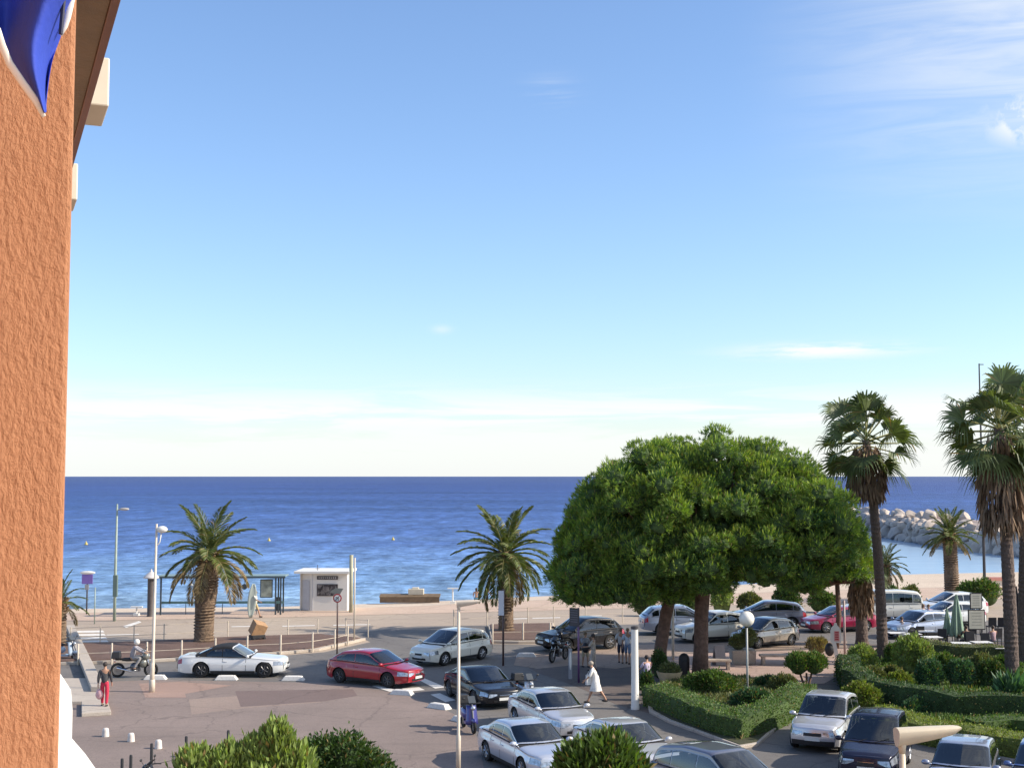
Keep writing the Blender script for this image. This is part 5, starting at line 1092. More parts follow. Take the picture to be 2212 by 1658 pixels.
# ---- cars
def C2(label, spec, rear, front, col, **kw):
    loc, h = centre(spec, rear, front, SP[spec]['W']); return car(kw.pop('name', 'parked_car'), label, SP[spec], loc, h, col, **kw)
def C1(label, spec, px, deg, col, **kw):
    p = at(*px); return car(kw.pop('name', 'parked_car'), label, SP[spec], (p.x, p.y, .0165), R(deg), col, **kw)
C2('white convertible with closed black soft top driving right past the left palm', 'convert', (432, 1463), (573, 1463), 'white', name='convertible_car', softtop=M('black_soft_top', (.012, .012, .014), .8, var=.1, scale=8), dark_rim=True, doors=2)
C2('dark red hatchback driving right ahead of the white convertible', 'redhatch', (729, 1474), (844, 1486), 'red', dark_rim=True, doors=2)
C2('cream white tall hatchback turning left, behind the red one', 'mpv', (1042, 1424), (957, 1438), 'cream')
C1('black coupe heading the queue of cars, behind the thin lamp post', 'coupe', (1040, 1512), -66, 'black', dark_rim=True, doors=2)
C1('silver saloon right behind the black coupe, beside the white scooter helmet', 'sedan', (1190, 1576), -68, 'silver')
C1('silver saloon nearest the plaza, lowest left of the queue', 'sedan', (1140, 1656), -66, 'bluesilver')
C1('silver saloon partly hidden by the spiky foreground shrub, centre bottom', 'sedan', (1352, 1656), -66, 'silver')
C1('dark grey people carrier cut by the bottom edge, showing side windows', 'bigmpv', (1566, 1752), -58, 'grey', doors=5)
C1('small silver four-by-four parked nose out at the tip of the hedge', 'minisuv', (1786, 1602), -116, 'silver', cladding=True, roofrails=False, grille=(.42, .52, .62))
C1('black boxy small van parked between the silver four-by-four and the blue-grey hatchback', 'smallvan', (1892, 1662), -113, 'navy')
C1('blue-grey hatchback with pale roof behind the big near lamp head', 'hatch', (2084, 1712), -114, 'bluegrey')
C1('blue car whose nose just enters the bottom right corner', 'hatch', (2262, 1716), -116, 'blue')
C2('black estate car parked behind the two motorcyclists', 'suv', (1322, 1401), (1218, 1410), 'black')
C1('blue-grey estate car with red tail lamps, parked left of the pine trunks', 'suv', (1472, 1368), 6, 'bluegrey')
C1('pale off-road car with white bonnet seen between the pine trunks', 'minisuv', (1538, 1383), -160, 'cream', roofrails=False)
C1('black hatchback in the back row above the champagne one', 'mpv', (1658, 1352), 176, 'grey')
C2('champagne silver hatchback with open-looking wheel arch behind the globe lamp', 'city', (1713, 1393), (1633, 1401), 'champagne')
C1('magenta red car behind the white lettered board', 'hatch', (1810, 1362), -163, 'magenta')
C1('white panel van half hidden by the tall fan palm trunk', 'van', (1905, 1340), 180, 'cream', name='white_van', cat='van')
C1('white hatchback in the back row under the small date palm', 'mpv', (2055, 1330), -168, 'white')
C1('white car just in front of the back-row white hatchback', 'hatch', (2048, 1350), -165, 'white')
C1('grey-blue car beside the cafe terrace with two people next to it', 'hatch', (1982, 1374), -152, 'bluegrey')
C1('white car roof showing at the very bottom left behind the black fence', 'city', (296, 1816), 4, 'white')

# ---- two-wheelers and people
olive_m = paint('olive_grey', (.20, .20, .17), .3); p = at(290, 1462)
motorbike('grey touring motorcycle with black top box and rider, left of the lamp post', (p.x, p.y, .02), R(8), olive_m, lean=.0)
r0 = p; person('motorcycle rider in white helmet, grey jacket and dark red vest', (p.x - .12, p.y, .02), R(8), sit=True, riding=True, lean=.28, arms=((.95, .25), (.95, .25)), top=cloth('rider_grey', (.30, .29, .32)), bottom=cloth('rider_trousers', (.28, .27, .27)), sleeves=1, helmet=white_p)
p = at(1207, 1428); motorbike('black motorcycle parked at the kerb in front of the black estate', (p.x, p.y, .02), R(-118), PAINT['black'], topbox=False)
p = at(1222, 1408); motorbike('second black motorcycle standing behind the first, nearer the black estate', (p.x, p.y, .02), R(-130), PAINT['black'], topbox=True)
p = at(1012, 1578); motorbike('blue scooter standing behind the thin lamp post', (p.x, p.y, .02), R(-72), paint('scooter_blue', (.06, .06, .26), .2), topbox=True, kind='scooter', group='scooters')
p = at(139, 1428); motorbike('pale blue scooter half hidden by the orange wall', (p.x, p.y, .02), R(-20), paint('scooter_pale', (.35, .42, .5), .2), topbox=False, kind='scooter', group='scooters')
p = at(1135, 1522); motorbike('scooter behind the black coupe of which the pale screen shows', (p.x, p.y, .02), R(-66), PAINT['silver'], topbox=True, kind='scooter', group='scooters')
p = at(350, 1742); motorbike('black motorcycle at the bottom left by the black fence', (p.x, p.y, .02), R(160), PAINT['black'], topbox=True)
p = at(225, 1532); person('person in dark jacket and red trousers carrying a plastic bag', (p.x, p.y, .15), R(95), 1.72, .12, ((-.1, .15), (.1, .2)), top=cloth('charcoal', (.055, .055, .06)), bottom=cloth('red_trousers', (.55, .03, .07)), sleeves=.95, hair=(.04, .03, .025))
bag = MB(); q = at(214, 1532); bag.ell((0, 0, .45), (.15, .09, .20), 10, 7, jit=.06); bag.tube([(-.08, 0, .6), (0, 0, .80), (.08, 0, .6)], .012, 4); tag(obj('shopping_bag', bag, M('bag_plastic', (.62, .36, .38), .4, var=.3, scale=14), smooth=True, loc=(q.x, q.y, .15)), 'pale pink plastic bag held by the person in red trousers', 'bag')
p = at(1288, 1520); person('person walking left in white tunic over white shorts', (p.x, p.y, .02), R(172), 1.74, .42, ((.35, .5), (-.3, .5)), lean=.30, top=cloth('white_tunic', (.75, .73, .68)), bottom=cloth('white_shorts', (.72, .70, .65)), short=True, sleeves=.6, dress=True, hair=(.35, .30, .24))
bag = MB(); q = at(1274, 1520); bag.box((0, 0, .95), (.34, .12, .40), .5, taper=.9); bag.tube([(-.1, 0, 1.14), (0, .02, 1.32), (.1, 0, 1.14)], .014, 4); tag(obj('shoulder_bag', bag, cloth('white_bag', (.72, .70, .66)), loc=(q.x, q.y, .02), bev=.03), 'white bag carried at the side of the person in white tunic', 'bag')
p = at(1264, 1440); person('person in grey top with a black bag at the waist, beside the purple pole', (p.x, p.y, .02), R(-60), 1.68, .12, ((.2, .5), (.4, .8)), top=cloth('grey_top', (.26, .27, .30)), bottom=cloth('tan_shorts', (.42, .34, .22)), short=True, hair=(.16, .10, .05), sleeves=.5)
mb = MB(); mb.ell((0, 0, .95), (.22, .18, .24), 10, 8, jit=.04); q = at(1266, 1443); tag(obj('handbag', mb, plast, smooth=True, loc=(q.x, q.y, .02)), 'black bag hanging in front of the person in grey top', 'bag')
p = at(1282, 1448); person('person in pale beige clothes facing left by the purple pole', (p.x, p.y, .02), R(165), 1.72, .12, ((.5, .9), (.2, .5)), top=cloth('beige_top', (.50, .42, .34)), bottom=cloth('beige_trousers', (.48, .41, .34)), hair=(.05, .035, .03), sleeves=.6)
p = at(1341, 1432); person('person in pale top and navy shorts, left of a walking pair', (p.x, p.y, .02), R(80), 1.72, .22, ((-.3, .2), (.3, .3)), top=cloth('pale_top', (.60, .58, .56)), bottom=cloth('navy_shorts', (.03, .035, .07)), short=True, hair=(.20, .13, .08))
p = at(1356, 1434); person('person in light blue shirt and blue shorts, right of a walking pair', (p.x, p.y, .02), R(75), 1.76, .25, ((-.2, .2), (.3, .3)), top=cloth('lightblue_shirt', (.52, .57, .66)), bottom=cloth('blue_shorts', (.18, .24, .36)), short=True, hair=(.30, .22, .14))
p = at(1398, 1502); person('person with dark hair and lilac top standing at the stone planter', (p.x, p.y, .02), R(120), 1.68, .15, ((.5, .6), (.4, .5)), top=cloth('lilac_top', (.50, .42, .52)), bottom=cloth('dark_grey_trousers', (.06, .06, .075)), hair=(.03, .02, .02))
p = at(551, 1334); person('person in white carrying a grey surfboard past the shelter', (p.x, p.y, .02), R(-5), 1.76, .35, ((-.3, .2), (.5, .6)), top=cloth('white_top', (.68, .66, .58)), bottom=cloth('khaki_shorts', (.45, .36, .2)), short=True, hair=(.10, .06, .03), nape=True)
mb = MB(); g = []
for i in range(11):
    u = i / 10; w = .27 * math.sin(math.pi * (u * .96 + .02)) ** .6; g.append([(w * s, .035 * (1 - s * s), u * 2.15) for s in lsp(-1, 1, 7)])
mb.grid(g); q = at(541, 1335); o_ = obj('surfboard', mb, M('grey_board', (.38, .42, .38), .3, var=.1), smooth=True, loc=(q.x, q.y, .05)); o_.modifiers.new('s', 'SOLIDIFY').thickness = .06; o_.rotation_euler = (0, .08, .2); tag(o_, 'grey green surfboard held upright beside the person in white', 'surfboard')
for x, lab, c_, hc in ((1029, 'left bather sitting on the sand seen from behind, bare back', None, (.05, .03, .02)), (1054, 'right bather sitting on the sand with blue clothing', cloth('blue_swim', (.15, .25, .45)), (.12, .07, .04))):
    p = at(x, 1293); t = person(lab, (p.x, p.y, -.38), R(88), 1.7, sit=True, arms=((.5, .6), (.5, .6)), bottom=cloth('swim_blue', (.12, .28, .38)), top=c_, short=True, hair=hc, nape=True)
p = at(1995, 1366); person('person in white top beside the grey-blue car, left of two', (p.x, p.y, .02), R(-70), 1.68, .12, ((.3, .6), (.2, .4)), top=cloth('offwhite', (.60, .55, .55)), bottom=cloth('burgundy', (.12, .03, .04)), hair=(.22, .13, .07), nape=True)
p = at(2007, 1367); person('person in lilac top beside the grey-blue car, right of two', (p.x, p.y, .02), R(-100), 1.68, .12, ((.3, .6), (.2, .4)), top=cloth('lilac', (.40, .36, .52)), bottom=cloth('lilac_skirt', (.36, .34, .48)), hair=(.16, .10, .06))

# ---- street furniture
pole_m = M('pale_painted_steel', (.46, .46, .40), .5, var=.12); dpole = M('dark_painted_steel', (.06, .055, .06), .5, var=.1); green_pole = M('grey_green_steel', (.30, .36, .30), .55, var=.15); beige_pole = M('beige_painted_steel', (.60, .52, .42), .5, var=.12); purple_pole = M('purple_pole', (.13, .06, .16), .5, var=.1)
p = at(247, 1341); k = ppm(p); H_ = zat(247, 1088, p); t = thing('street_lamp', 'tall grey-green street lamp with a cabinet on its pole, left by the sea', 'street lamp', V2(p), 0, 'street lamps')
mb = MB(); mb.tube([(0, 0, 0), (0, 0, 3.2), (.03, 0, H_)], [.10, .09, .05], 10); obj('pole', mb, green_pole, t, smooth=True)
mb = MB(); z = zat(247, 1101, p); mb.tube([(0, 0, z), (.25, 0, z + .05)], .03, 6); mb.ell((.48, 0, z + .06), (.32, .16, .09), 12, 7); obj('lamp_head', mb, M('lamp_grey', (.40, .37, .34), .4, var=.1), t, smooth=True)
mb = MB(); mb.box((.02, 0, (zat(247, 1243, p) + zat(247, 1286, p)) / 2), (.27, .2, 1.35)); obj('cabinet', mb, M('cabinet_green', (.12, .17, .15), .6, var=.1), t, bev=.02)
p = at(328, 1494); k = ppm(p); H_ = zat(330, 1131, p); t = thing('street_lamp', 'pale street lamp with egg-shaped head in front of the left palm', 'street lamp', V2(p), 0, 'street lamps')
mb = MB(); mb.tube([(0, 0, 0), (0, 0, 1.2), (.02, 0, 1.25), (.07, 0, H_)], [.10, .10, .07, .045], 10); mb.lathe([(.13, 0), (.13, .5), (.08, .55)], 12); obj('pole', mb, beige_pole, t, smooth=True)
z0 = zat(330, 1177, p); z1 = zat(330, 1150, p); mb = MB(); mb.tube([(.05, 0, z0), (.16, 0, z0 + .04), (.22, 0, z0 + .15), (.27, 0, z1)], .025, 6); obj('arm', mb, white_p, t, smooth=True)
mb = MB(); mb.ell((.30, 0, zat(330, 1143, p)), (.24, .18, .15), 14, 9); obj('lamp_head', mb, white_p, t, smooth=True)
def blade_lamp(label, p, H_, sz, m_, rot=0, grp='street lamps'):
    t = thing('street_lamp', label, 'street lamp', V2(p), rot, grp); mb = MB(); mb.tube([(0, 0, 0), (0, 0, 1.1), (0, 0, 1.15), (0, 0, H_ - .12 * sz)], [.075, .075, .05, .045], 12); mb.lathe([(.045, H_ - .3 * sz), (.055, H_ - .2 * sz), (.075 * sz, H_ - .1 * sz)], 12); obj('pole', mb, m_, t, smooth=True)
    g = []; n = 12
    for i in range(n + 1):
        u = i / n; x = -.08 * sz + u * .92 * sz; th = (.125 * (1 - u) ** .6 + .05) * sz * (1 if u < .97 else .6); w = .13 * sz * (1 - .35 * u ** 3); zc = H_ + .06 * sz * u; row = []
        for a in lsp(0, 2 * math.pi, 15): row.append((x, w * math.cos(a), zc + (th * .35 if math.sin(a) > 0 else th * 1.2) * math.sin(a)))
        g.append(row)
    mb = MB(); mb.grid(g); mb.add(g[0], [tuple(range(15))]); mb.add(g[-1], [tuple(range(15))[::-1]]); obj('lamp_head', mb, m_, t, ang=50)
p = at(990, 1668); blade_lamp('thin street lamp with wedge head in front of the black coupe', p, zat(990, 1300, p), .80, beige_pole)
Yl = 18.8; q = atY(1948, 1580, Yl); p = Vector((q.x, q.y, 0)); blade_lamp('nearest street lamp with big cream wedge head at the bottom right', p, q.z, 1.0, M('cream_lamp', (.62, .54, .40), .45, var=.1), R(4))
p = at(2128, 1300); mb = MB(); mb.tube([(0, 0, 0), (0, 0, zat(2128, 785, p))], [.12, .05], 6); mb.box((.15, 0, zat(2128, 787, p)), (.35, .05, .06)); tag(obj('mast', mb, dpole, loc=V2(p)), 'thin dark mast rising behind the right fan palm', 'mast')
p = at(1067, 1293); mb = MB(); mb.tube([(0, 0, 0), (0, 0, zat(1067, 1195, p))], [.05, .04], 6); tag(obj('mast', mb, green_pole, loc=V2(p)), 'slim grey mast on the beach left of the centre palm', 'mast')
p = at(1615, 1503); H_ = zat(1613, 1336, p); k = ppm(p); t = thing('globe_lamp', 'garden lamp with a white globe on a thin pole', 'street lamp', (p.x, p.y, .0)); mb = MB(); mb.tube([(0, 0, 0), (0, 0, H_ - .25)], [.05, .04], 8); obj('pole', mb, M('grey_pole', (.42, .42, .40), .5, var=.1), t, smooth=True)
mb = MB(); mb.ell((0, 0, H_), 16.5 / k, 18, 12); obj('globe', mb, M('opal_globe', (.82, .78, .70), .35, var=0), t, smooth=True); mb = MB(); mb.lathe([(.05, H_ - .36), (.10, H_ - .30), (.10, H_ - .25)], 10); obj('collar', mb, dpole, t)
# poles and signs
def pole(label, base, top, r, m_, cat='pole', name='pole', r2=None):
    p = at(*base); h = zat(base[0], top, p); mb = MB(); mb.tube([(0, 0, 0), (0, 0, h)], [r, r2 or r], 10); return tag(obj(name, mb, m_, smooth=True, loc=V2(p)), label, cat)
pole('thin dark pole left of the tall street lamp', (204, 1347), 1268, .035, green_pole)
pole('thick beige mast just right of the white kiosk', (758, 1322), 1198, .13, M('mast_beige', (.38, .37, .26), .6, var=.1), 'mast', 'mast')
pole('slender white pole in front of the mast by the kiosk', (765, 1388), 1204, .045, beige_pole)
pole('slim pale pole between the pine trunks and the benches', (1454, 1425), 1300, .07, beige_pole)
pole('pale pole left of the short fan palm', (1825, 1412), 1296, .06, M('pinkish_pole', (.42, .32, .30), .5, var=.1))
p = at(1372, 1531); H_ = zat(1372, 1358, p); t = thing('white_column', 'stout white column standing left of the garden hedge', 'column', V2(p)); mb = MB(); mb.lathe([(.17, 0), (.17, .12), (.155, .15), (.14, H_ * .5), (.135, H_)], 20); obj('shaft', mb, white_p, t, ang=40); mb = MB(); mb.lathe([(.15, H_ + .002), (.15, H_ + .10), (.04, H_ + .13)], 16); obj('cap', mb, dpole, t, ang=40)
p = at(1250, 1474); H_ = zat(1250, 1312, p); k = ppm(p); t = thing('information_sign', 'dark information panel on a purple pole above the people', 'sign', V2(p), R(-40)); mb = MB(); mb.tube([(0, 0, 0), (0, 0, H_)], .045, 10); obj('pole', mb, purple_pole, t, smooth=True)
mb = MB(); mb.box((-.20, -.03, H_ - .42), (.52, .05, .80)); obj('panel', mb, M('dark_panel', (.035, .035, .045), .4, var=.1), t, bev=.01)
mb = MB(); [mb.box((-.20, -.062, H_ - .12 - i * .1), (.40, .006, .03)) for i in range(6)]; obj('print', mb, M('panel_print', (.12, .12, .14), .5, var=.1), t)
p = at(1232, 1466); H_ = zat(1232, 1400, p); t = thing('ticket_post', 'short white and grey post left of the purple pole', 'post', V2(p)); mb = MB(); mb.box((0, 0, H_ * .5), (.16, .10, H_)); obj('shaft', mb, M('post_grey', (.3, .3, .32), .5, var=.1), t, bev=.02); mb = MB(); mb.ell((0, -.062, H_ * .6), (.055, .014, H_ * .3), 10, 8); obj('stripe', mb, white_p, t, smooth=True)
p = at(1087, 1437); H_ = zat(1087, 1272, p); t = thing('banner_sign', 'tall narrow white banner on a dark pole in front of the centre palm', 'sign', V2(p)); mb = MB(); mb.tube([(0, 0, 0), (0, 0, H_)], .05, 8); obj('pole', mb, M('brown_pole', (.10, .06, .055), .5, var=.1), t, smooth=True)
mb = MB(); zt, zb = zat(1087, 1275, p), zat(1087, 1328, p); mb.box((-.10, -.07, (zt + zb) / 2), (.26, .03, zt - zb)); obj('banner', mb, M('banner_white', (.72, .73, .78), .6, var=.05), t, bev=.005)
p = at(728, 1412); H_ = zat(728, 1270, p); t = thing('road_sign', 'round red-rimmed no-turn sign on a brown pole beside the kiosk', 'road sign', V2(p)); mb = MB(); mb.tube([(0, 0, 0), (0, 0, H_)], .04, 8); obj('pole', mb, M('brown_pole', (.10, .06, .055), .5, var=.1), t, smooth=True)
z = zat(728, 1291, p); mb = MB(); mb.lathe([(.225, -.075), (.225, -.055)], 20, (0, 0, z), axis='Y'); obj('sign_plate', mb, M('sign_red', (.40, .02, .03), .5, var=.05), t)
mb = MB(); mb.lathe([(.165, -.083), (.165, -.076)], 20, (0, 0, z), axis='Y'); obj('sign_face', mb, white_p, t); mb = MB(); mb.tube([(.06, -.09, z - .12), (.06, -.09, z + .02), (-.08, -.09, z + .05)], .02, 4); mb.box((0, -.092, z), (.03, .012, .34), ry=.78); obj('symbol', mb, dpole, t)
z = zat(728, 1277, p); mb = MB(); mb.add([(-.42, -.05, z - .02), (-.1, -.05, z - .1), (.12, -.05, z - .15), (.30, -.05, z + .16), (-.1, -.05, z + .18), (-.42, -.02, z - .02), (-.1, -.02, z - .1), (.12, -.02, z - .15), (.30, -.02, z + .16), (-.1, -.02, z + .18)], [(0, 1, 2, 3, 4), (9, 8, 7, 6, 5), (0, 5, 6, 1), (1, 6, 7, 2), (2, 7, 8, 3), (3, 8, 9, 4), (4, 9, 5, 0)]); obj('upper_plate', mb, M('aged_plate', (.22, .22, .19), .5, metal=.3, var=.15), t)
p = at(187, 1326); H_ = zat(187, 1232, p); k = ppm(p); t = thing('parking_sign', 'purple parking sign with white top on a dark pole at the far left', 'sign', V2(p)); mb = MB(); mb.tube([(0, 0, 0), (0, 0, H_)], .05, 8); obj('pole', mb, dpole, t, smooth=True)
z = zat(187, 1250, p); mb = MB(); mb.box((.02, -.07, z), (.72, .05, .62)); obj('panel', mb, M('sign_purple', (.20, .13, .42), .5, var=.1), t, bev=.01); mb = MB(); mb.ell((.02, -.03, z + .42), (.52, .12, .12), 12, 6); obj('cap', mb, white_p, t, smooth=True); mb = MB(); mb.box((0, -.07, z - .52), (.28, .05, .35)); obj('ticket_box', mb, M('post_grey', (.3, .3, .32), .5, var=.1), t, bev=.02)

# long shelter, advertising column, bin
p = at(345, 1328); k = ppm(p); H_ = zat(345, 1244, p); Ls = (606 - 345) / k; t = thing('beach_shelter', 'long open shelter with thin flat roof on dark posts before the sea', 'shelter', V2(p), R(1.5)); steel = M('shelter_steel', (.05, .07, .085), .5, var=.1); teal = M('shelter_teal', (.10, .20, .20), .5, var=.15)
mb = MB(); mb.box((Ls / 2, .6, H_), (Ls + .4, 1.5, .08)); obj('roof', mb, M('shelter_roof', (.22, .30, .30), .5, var=.1), t, bev=.01); mb = MB(); mb.box((Ls / 2, -.17, H_ - .07), (Ls + .4, .05, .10)); obj('beam', mb, steel, t)
for x in (.05, Ls - .45, Ls - .12):
    for y in ((0, 1.2) if x > 1 else (0,)): mb = MB(); mb.box((x, y, H_ / 2 - .02), (.10, .08, H_ - .08)); obj('post', mb, steel, t)
mb = MB(); mb.box((Ls / 2, .4, zat(345, 1302, p)), (Ls, .05, .16)); obj('rail', mb, teal, t)
for f in (.2, .5, .78): mb = MB(); mb.tube([(Ls * f, .4, 0), (Ls * f, .4, zat(345, 1304, p))], .025, 6); obj('rail_post', mb, steel, t)
xp = (570 - 345) / k; z = (zat(345, 1252, p) + zat(345, 1291, p)) / 2; mb = MB(); mb.box((xp, .3, z), (.82, .08, 1.2)); obj('poster_frame', mb, steel, t, bev=.01); mb = MB(); mb.box((xp, .255, z), (.70, .006, 1.08)); obj('poster', mb, M('poster_print', (.30, .33, .28), .5, var=.4, scale=3), t)
mb = MB(); mb.lathe([(.19, -.02), (.19, .02)], 16, ((522 - 345) / k, .42, zat(345, 1268, p)), axis='Y'); obj('round_sign', mb, steel, t); mb = MB(); mb.tube([((522 - 345) / k, .45, zat(345, 1268, p)), ((522 - 345) / k, .45, H_)], .012, 4); obj('hanger', mb, steel, t)
p = at(325, 1331); H_ = zat(325, 1248, p); t = thing('advertising_column', 'dark column with pale domed cap at the left end of the shelter', 'column', V2(p)); mb = MB(); mb.lathe([(.28, 0), (.22, .1), (.22, H_)], 16); obj('shaft', mb, M('column_dark', (.075, .06, .055), .6, var=.2), t, ang=40); mb = MB(); mb.lathe([(.50, H_ + .002), (.50, H_ + .08), (.30, H_ + .28), (.08, H_ + .42), (.03, H_ + .6)], 16); obj('cap', mb, M('cap_grey', (.55, .52, .50), .5, var=.1), t, ang=40)
p = at(601, 1317); mb = MB(); mb.lathe([(.19, 0), (.21, .05), (.22, .80), (.24, .84), (.20, .88)], 14); tag(obj('litter_bin', mb, plast, ang=40, loc=V2(p)), 'black litter bin between the shelter and the white kiosk', 'litter bin')
# kiosk
p = at(698, 1319); k = ppm(p); H_ = zat(698, 1238, p); t = thing('kiosk', 'white beach kiosk with projecting flat roof and dark poster', 'kiosk', V2(p), R(-2)); w = 1.62; d = 2.4
mb = MB(); mb.prism([(-w + .05, .35), (-w + .75, -.05), (w, 0), (w, d), (-w + .05, d)], 0, H_); mb.box((-w + .02, 1.2, H_ / 2), (.06, 2.0, H_ - .02)); obj('wall', mb, white_p, t)
g = [[(x, y, H_ + .16 + .07 * (x / w) * 0 + (.10 if z_ else 0)) for y in (-.45, d + .3)] for z_ in (0, 1) for x in (-w - .25, w + .12)]
mb = MB(); mb.box((-.05, d / 2 - .05, H_ + .10), (2 * w + .50, d + .9, .16), taper=1.0); mb.box((-.05, d / 2, H_ + .015), (2 * w + .1, d + .4, .03)); obj('roof', mb, white_p, t, bev=.015)
mb = MB(); mb.box((-.72, -.055, H_ * .5), (.04, .04, H_ * .96)); obj('corner_post', mb, M('kiosk_grey', (.5, .5, .52), .5, var=.05), t)
mb = MB(); mb.add([(-w + .14, .255, .05), (-w + .70, -.065, .05), (-w + .70, -.065, 2.05), (-w + .14, .255, 2.05)], [(0, 1, 2, 3)]); o_ = obj('door', mb, M('kiosk_grey', (.5, .5, .52), .5, var=.05), t)
zc = (zat(698, 1263, p) + zat(698, 1284, p)) / 2; mb = MB(); mb.box((.28, -.065, zc), (1.42, .03, .80)); mb.box((.28, -.065, zat(698, 1247, p)), (1.42, .03, .24)); obj('poster_panel', mb, M('poster_dark', (.045, .035, .04), .5, var=.5, scale=5), t, bev=.005)
pm_ = bpy.data.materials.new('poster_photo'); pm_.use_nodes = True; tt = pm_.node_tree; tc = N(tt, 'ShaderNodeTexCoord'); nz = N(tt, 'ShaderNodeTexNoise', i_Scale=2.6, i_Detail=5.0, i_Distortion=1.5); rp = N(tt, 'ShaderNodeValToRGB'); tt.links.new(tc.outputs['Object'], nz.inputs['Vector']); tt.links.new(nz.outputs[0], rp.inputs[0]); rp.color_ramp.elements[0].position = .42; rp.color_ramp.elements[0].color = (.02, .016, .02, 1); rp.color_ramp.elements[1].position = .68; rp.color_ramp.elements[1].color = (.26, .24, .23, 1); tt.links.new(rp.outputs[0], tt.nodes['Principled BSDF'].inputs['Base Color'])
mb = MB(); mb.box((.28, -.083, zc), (1.34, .004, .72)); obj('poster_print', mb, pm_, t)
mb = MB()
for i in range(9): mb.box((-.28 + i * .14, -.083, zat(698, 1247, p)), (.08, .004, .10 + .03 * (i % 3)))
obj('lettering', mb, M('lettering_grey', (.33, .33, .33), .5, var=.2), t); mb = MB(); mb.tube([(-.5, .5, H_ + .1), (-.5, .5, H_ + .55)], .02, 4); mb.box((-.5, .5, H_ + .3), (.25, .02, .02)); obj('aerial', mb, dpole, t)

# beach things
p = at(878, 1302); k = ppm(p); t = thing('beached_raft', 'long low brown plank platform on the beach right of the kiosk', 'platform', (p.x, p.y + 3, -.15), R(2)); plank_m = M('weathered_planks', (.20, .135, .075), .8, var=.3, scale=4)
for i in range(4): mb = MB(); mb.box((0, i * .42, .34 + .02 * i), (4.5, .38, .06)); obj('plank', mb, plank_m, t, bev=.01)
mb = MB(); mb.box((0, -.18, .12), (4.4, .08, .40)); obj('front_board', mb, M('dark_board', (.12, .08, .05), .8, var=.3), t, bev=.01)
mb = MB(); mb.box((.4, 1.0, .62), (1.15, .7, .42)); mb.box((.35, 1.0, .88), (.5, .5, .12)); o_ = tag(obj('storage_box', mb, M('pale_box', (.55, .50, .40), .6, var=.1), bev=.03, loc=(p.x, p.y + 3, -.15)), 'pale storage box standing on the brown platform', 'box')
for x, y0, y1, lab in ((978, 1302, 1270, 'beach shower post with crossbar left of the two bathers'), (295, 1329, 1310, 'small T-shaped stand on the sand left of the shelter')):
    p = at(x, y0); H_ = zat(x, y1, p); mb = MB(); mb.tube([(0, 0, -.3), (0, 0, H_)], .05, 8); mb.box((0, 0, H_), (.75, .25, .07)); mb.box((0, 0, .05), (.35, .35, .2)); tag(obj('beach_stand', mb, white_p, loc=(p.x, p.y, 0)), lab, 'stand')
p = at(2115, 1262); t = thing('beach_hut', 'tiny red-roofed beach hut on the sand at the right', 'hut', (p.x + 1.5, p.y, -.5)); mb = MB(); mb.box((0, 0, .45), (1.6, 1, .9)); obj('wall', mb, cream, t); mb = MB(); mb.box((0, 0, 1.0), (2.0, 1.3, .2), taper=.8); obj('roof', mb, M('hut_red', (.38, .14, .10), .6, var=.1), t)
p = at(557, 1387); k = ppm(p); t = thing('tipped_crate', 'tan crate tipped on one edge behind the bed of the left palm', 'crate', (p.x, p.y, .35), R(35)); mb = MB(); mb.box((0, 0, .40), (.72, .62, .72), rx=.35, ry=.3); obj('box', mb, M('tan_wood', (.42, .25, .13), .7, var=.2, scale=6), t, bev=.02); mb = MB(); mb.box((-.05, 0, .0), (.75, .5, .16)); mb.box((-.3, -.1, -.15), (.12, .3, .2)); mb.box((.3, -.1, -.15), (.12, .3, .2)); obj('base', mb, plast, t, bev=.01)

# post and cable fences round the two beds
post_m = M('fence_post_beige', (.56, .48, .38), .6, var=.12)
def fence(label, posts, h, r, rails, m_=post_m, grp='post and rail fences', thick=.014):
    p0 = at(*posts[0]); t = thing('post_fence', label, 'fence', V2(p0), 0, grp); P = [at(*q) - p0 for q in posts]; me = None
    for q in P:
        if me is None: mb = MB(); mb.lathe([(r, 0), (r, h * .98), (r * .7, h)], 8); me = mb.mesh('post', m_, ang=40)
        link('post', me, t, V2(q))
    for z in rails: mb = MB(); mb.tube([q + Vector((0, 0, h * z)) for q in P], thick, 5); obj('rail', mb, m_, t)
fence('row of beige posts and thin rails along the road side of the left bed', [(168, 1436), (241, 1434), (317, 1431), (392, 1427), (465, 1422), (534, 1417), (606, 1414), (675, 1408), (723, 1400), (751, 1393)], 1.02, .045, (.55,))
fence('row of thin posts along the seaward side of the left bed', [(152, 1395), (216, 1392), (289, 1390), (354, 1387), (425, 1383), (492, 1380), (557, 1378), (622, 1376), (686, 1374), (747, 1372), (795, 1376)], 1.02, .03, (.45, .93))
fence('posts on the road side of the right bed, behind the white hatchback', [(1064, 1390), (1130, 1388), (1188, 1388)], 1.10, .045, (.55,))
fence('thin posts and rails on the seaward side of the right bed', [(980, 1358), (1052, 1354), (1140, 1352), (1196, 1350), (1265, 1347), (1345, 1344)], 1.15, .03, (.5, .95))
fence('low black posts with cable at the bottom left corner', [(262, 1736), (281, 1727), (326, 1698), (401, 1680), (492, 1665)], 1.25, .045, (.5,), plast, thick=.008)
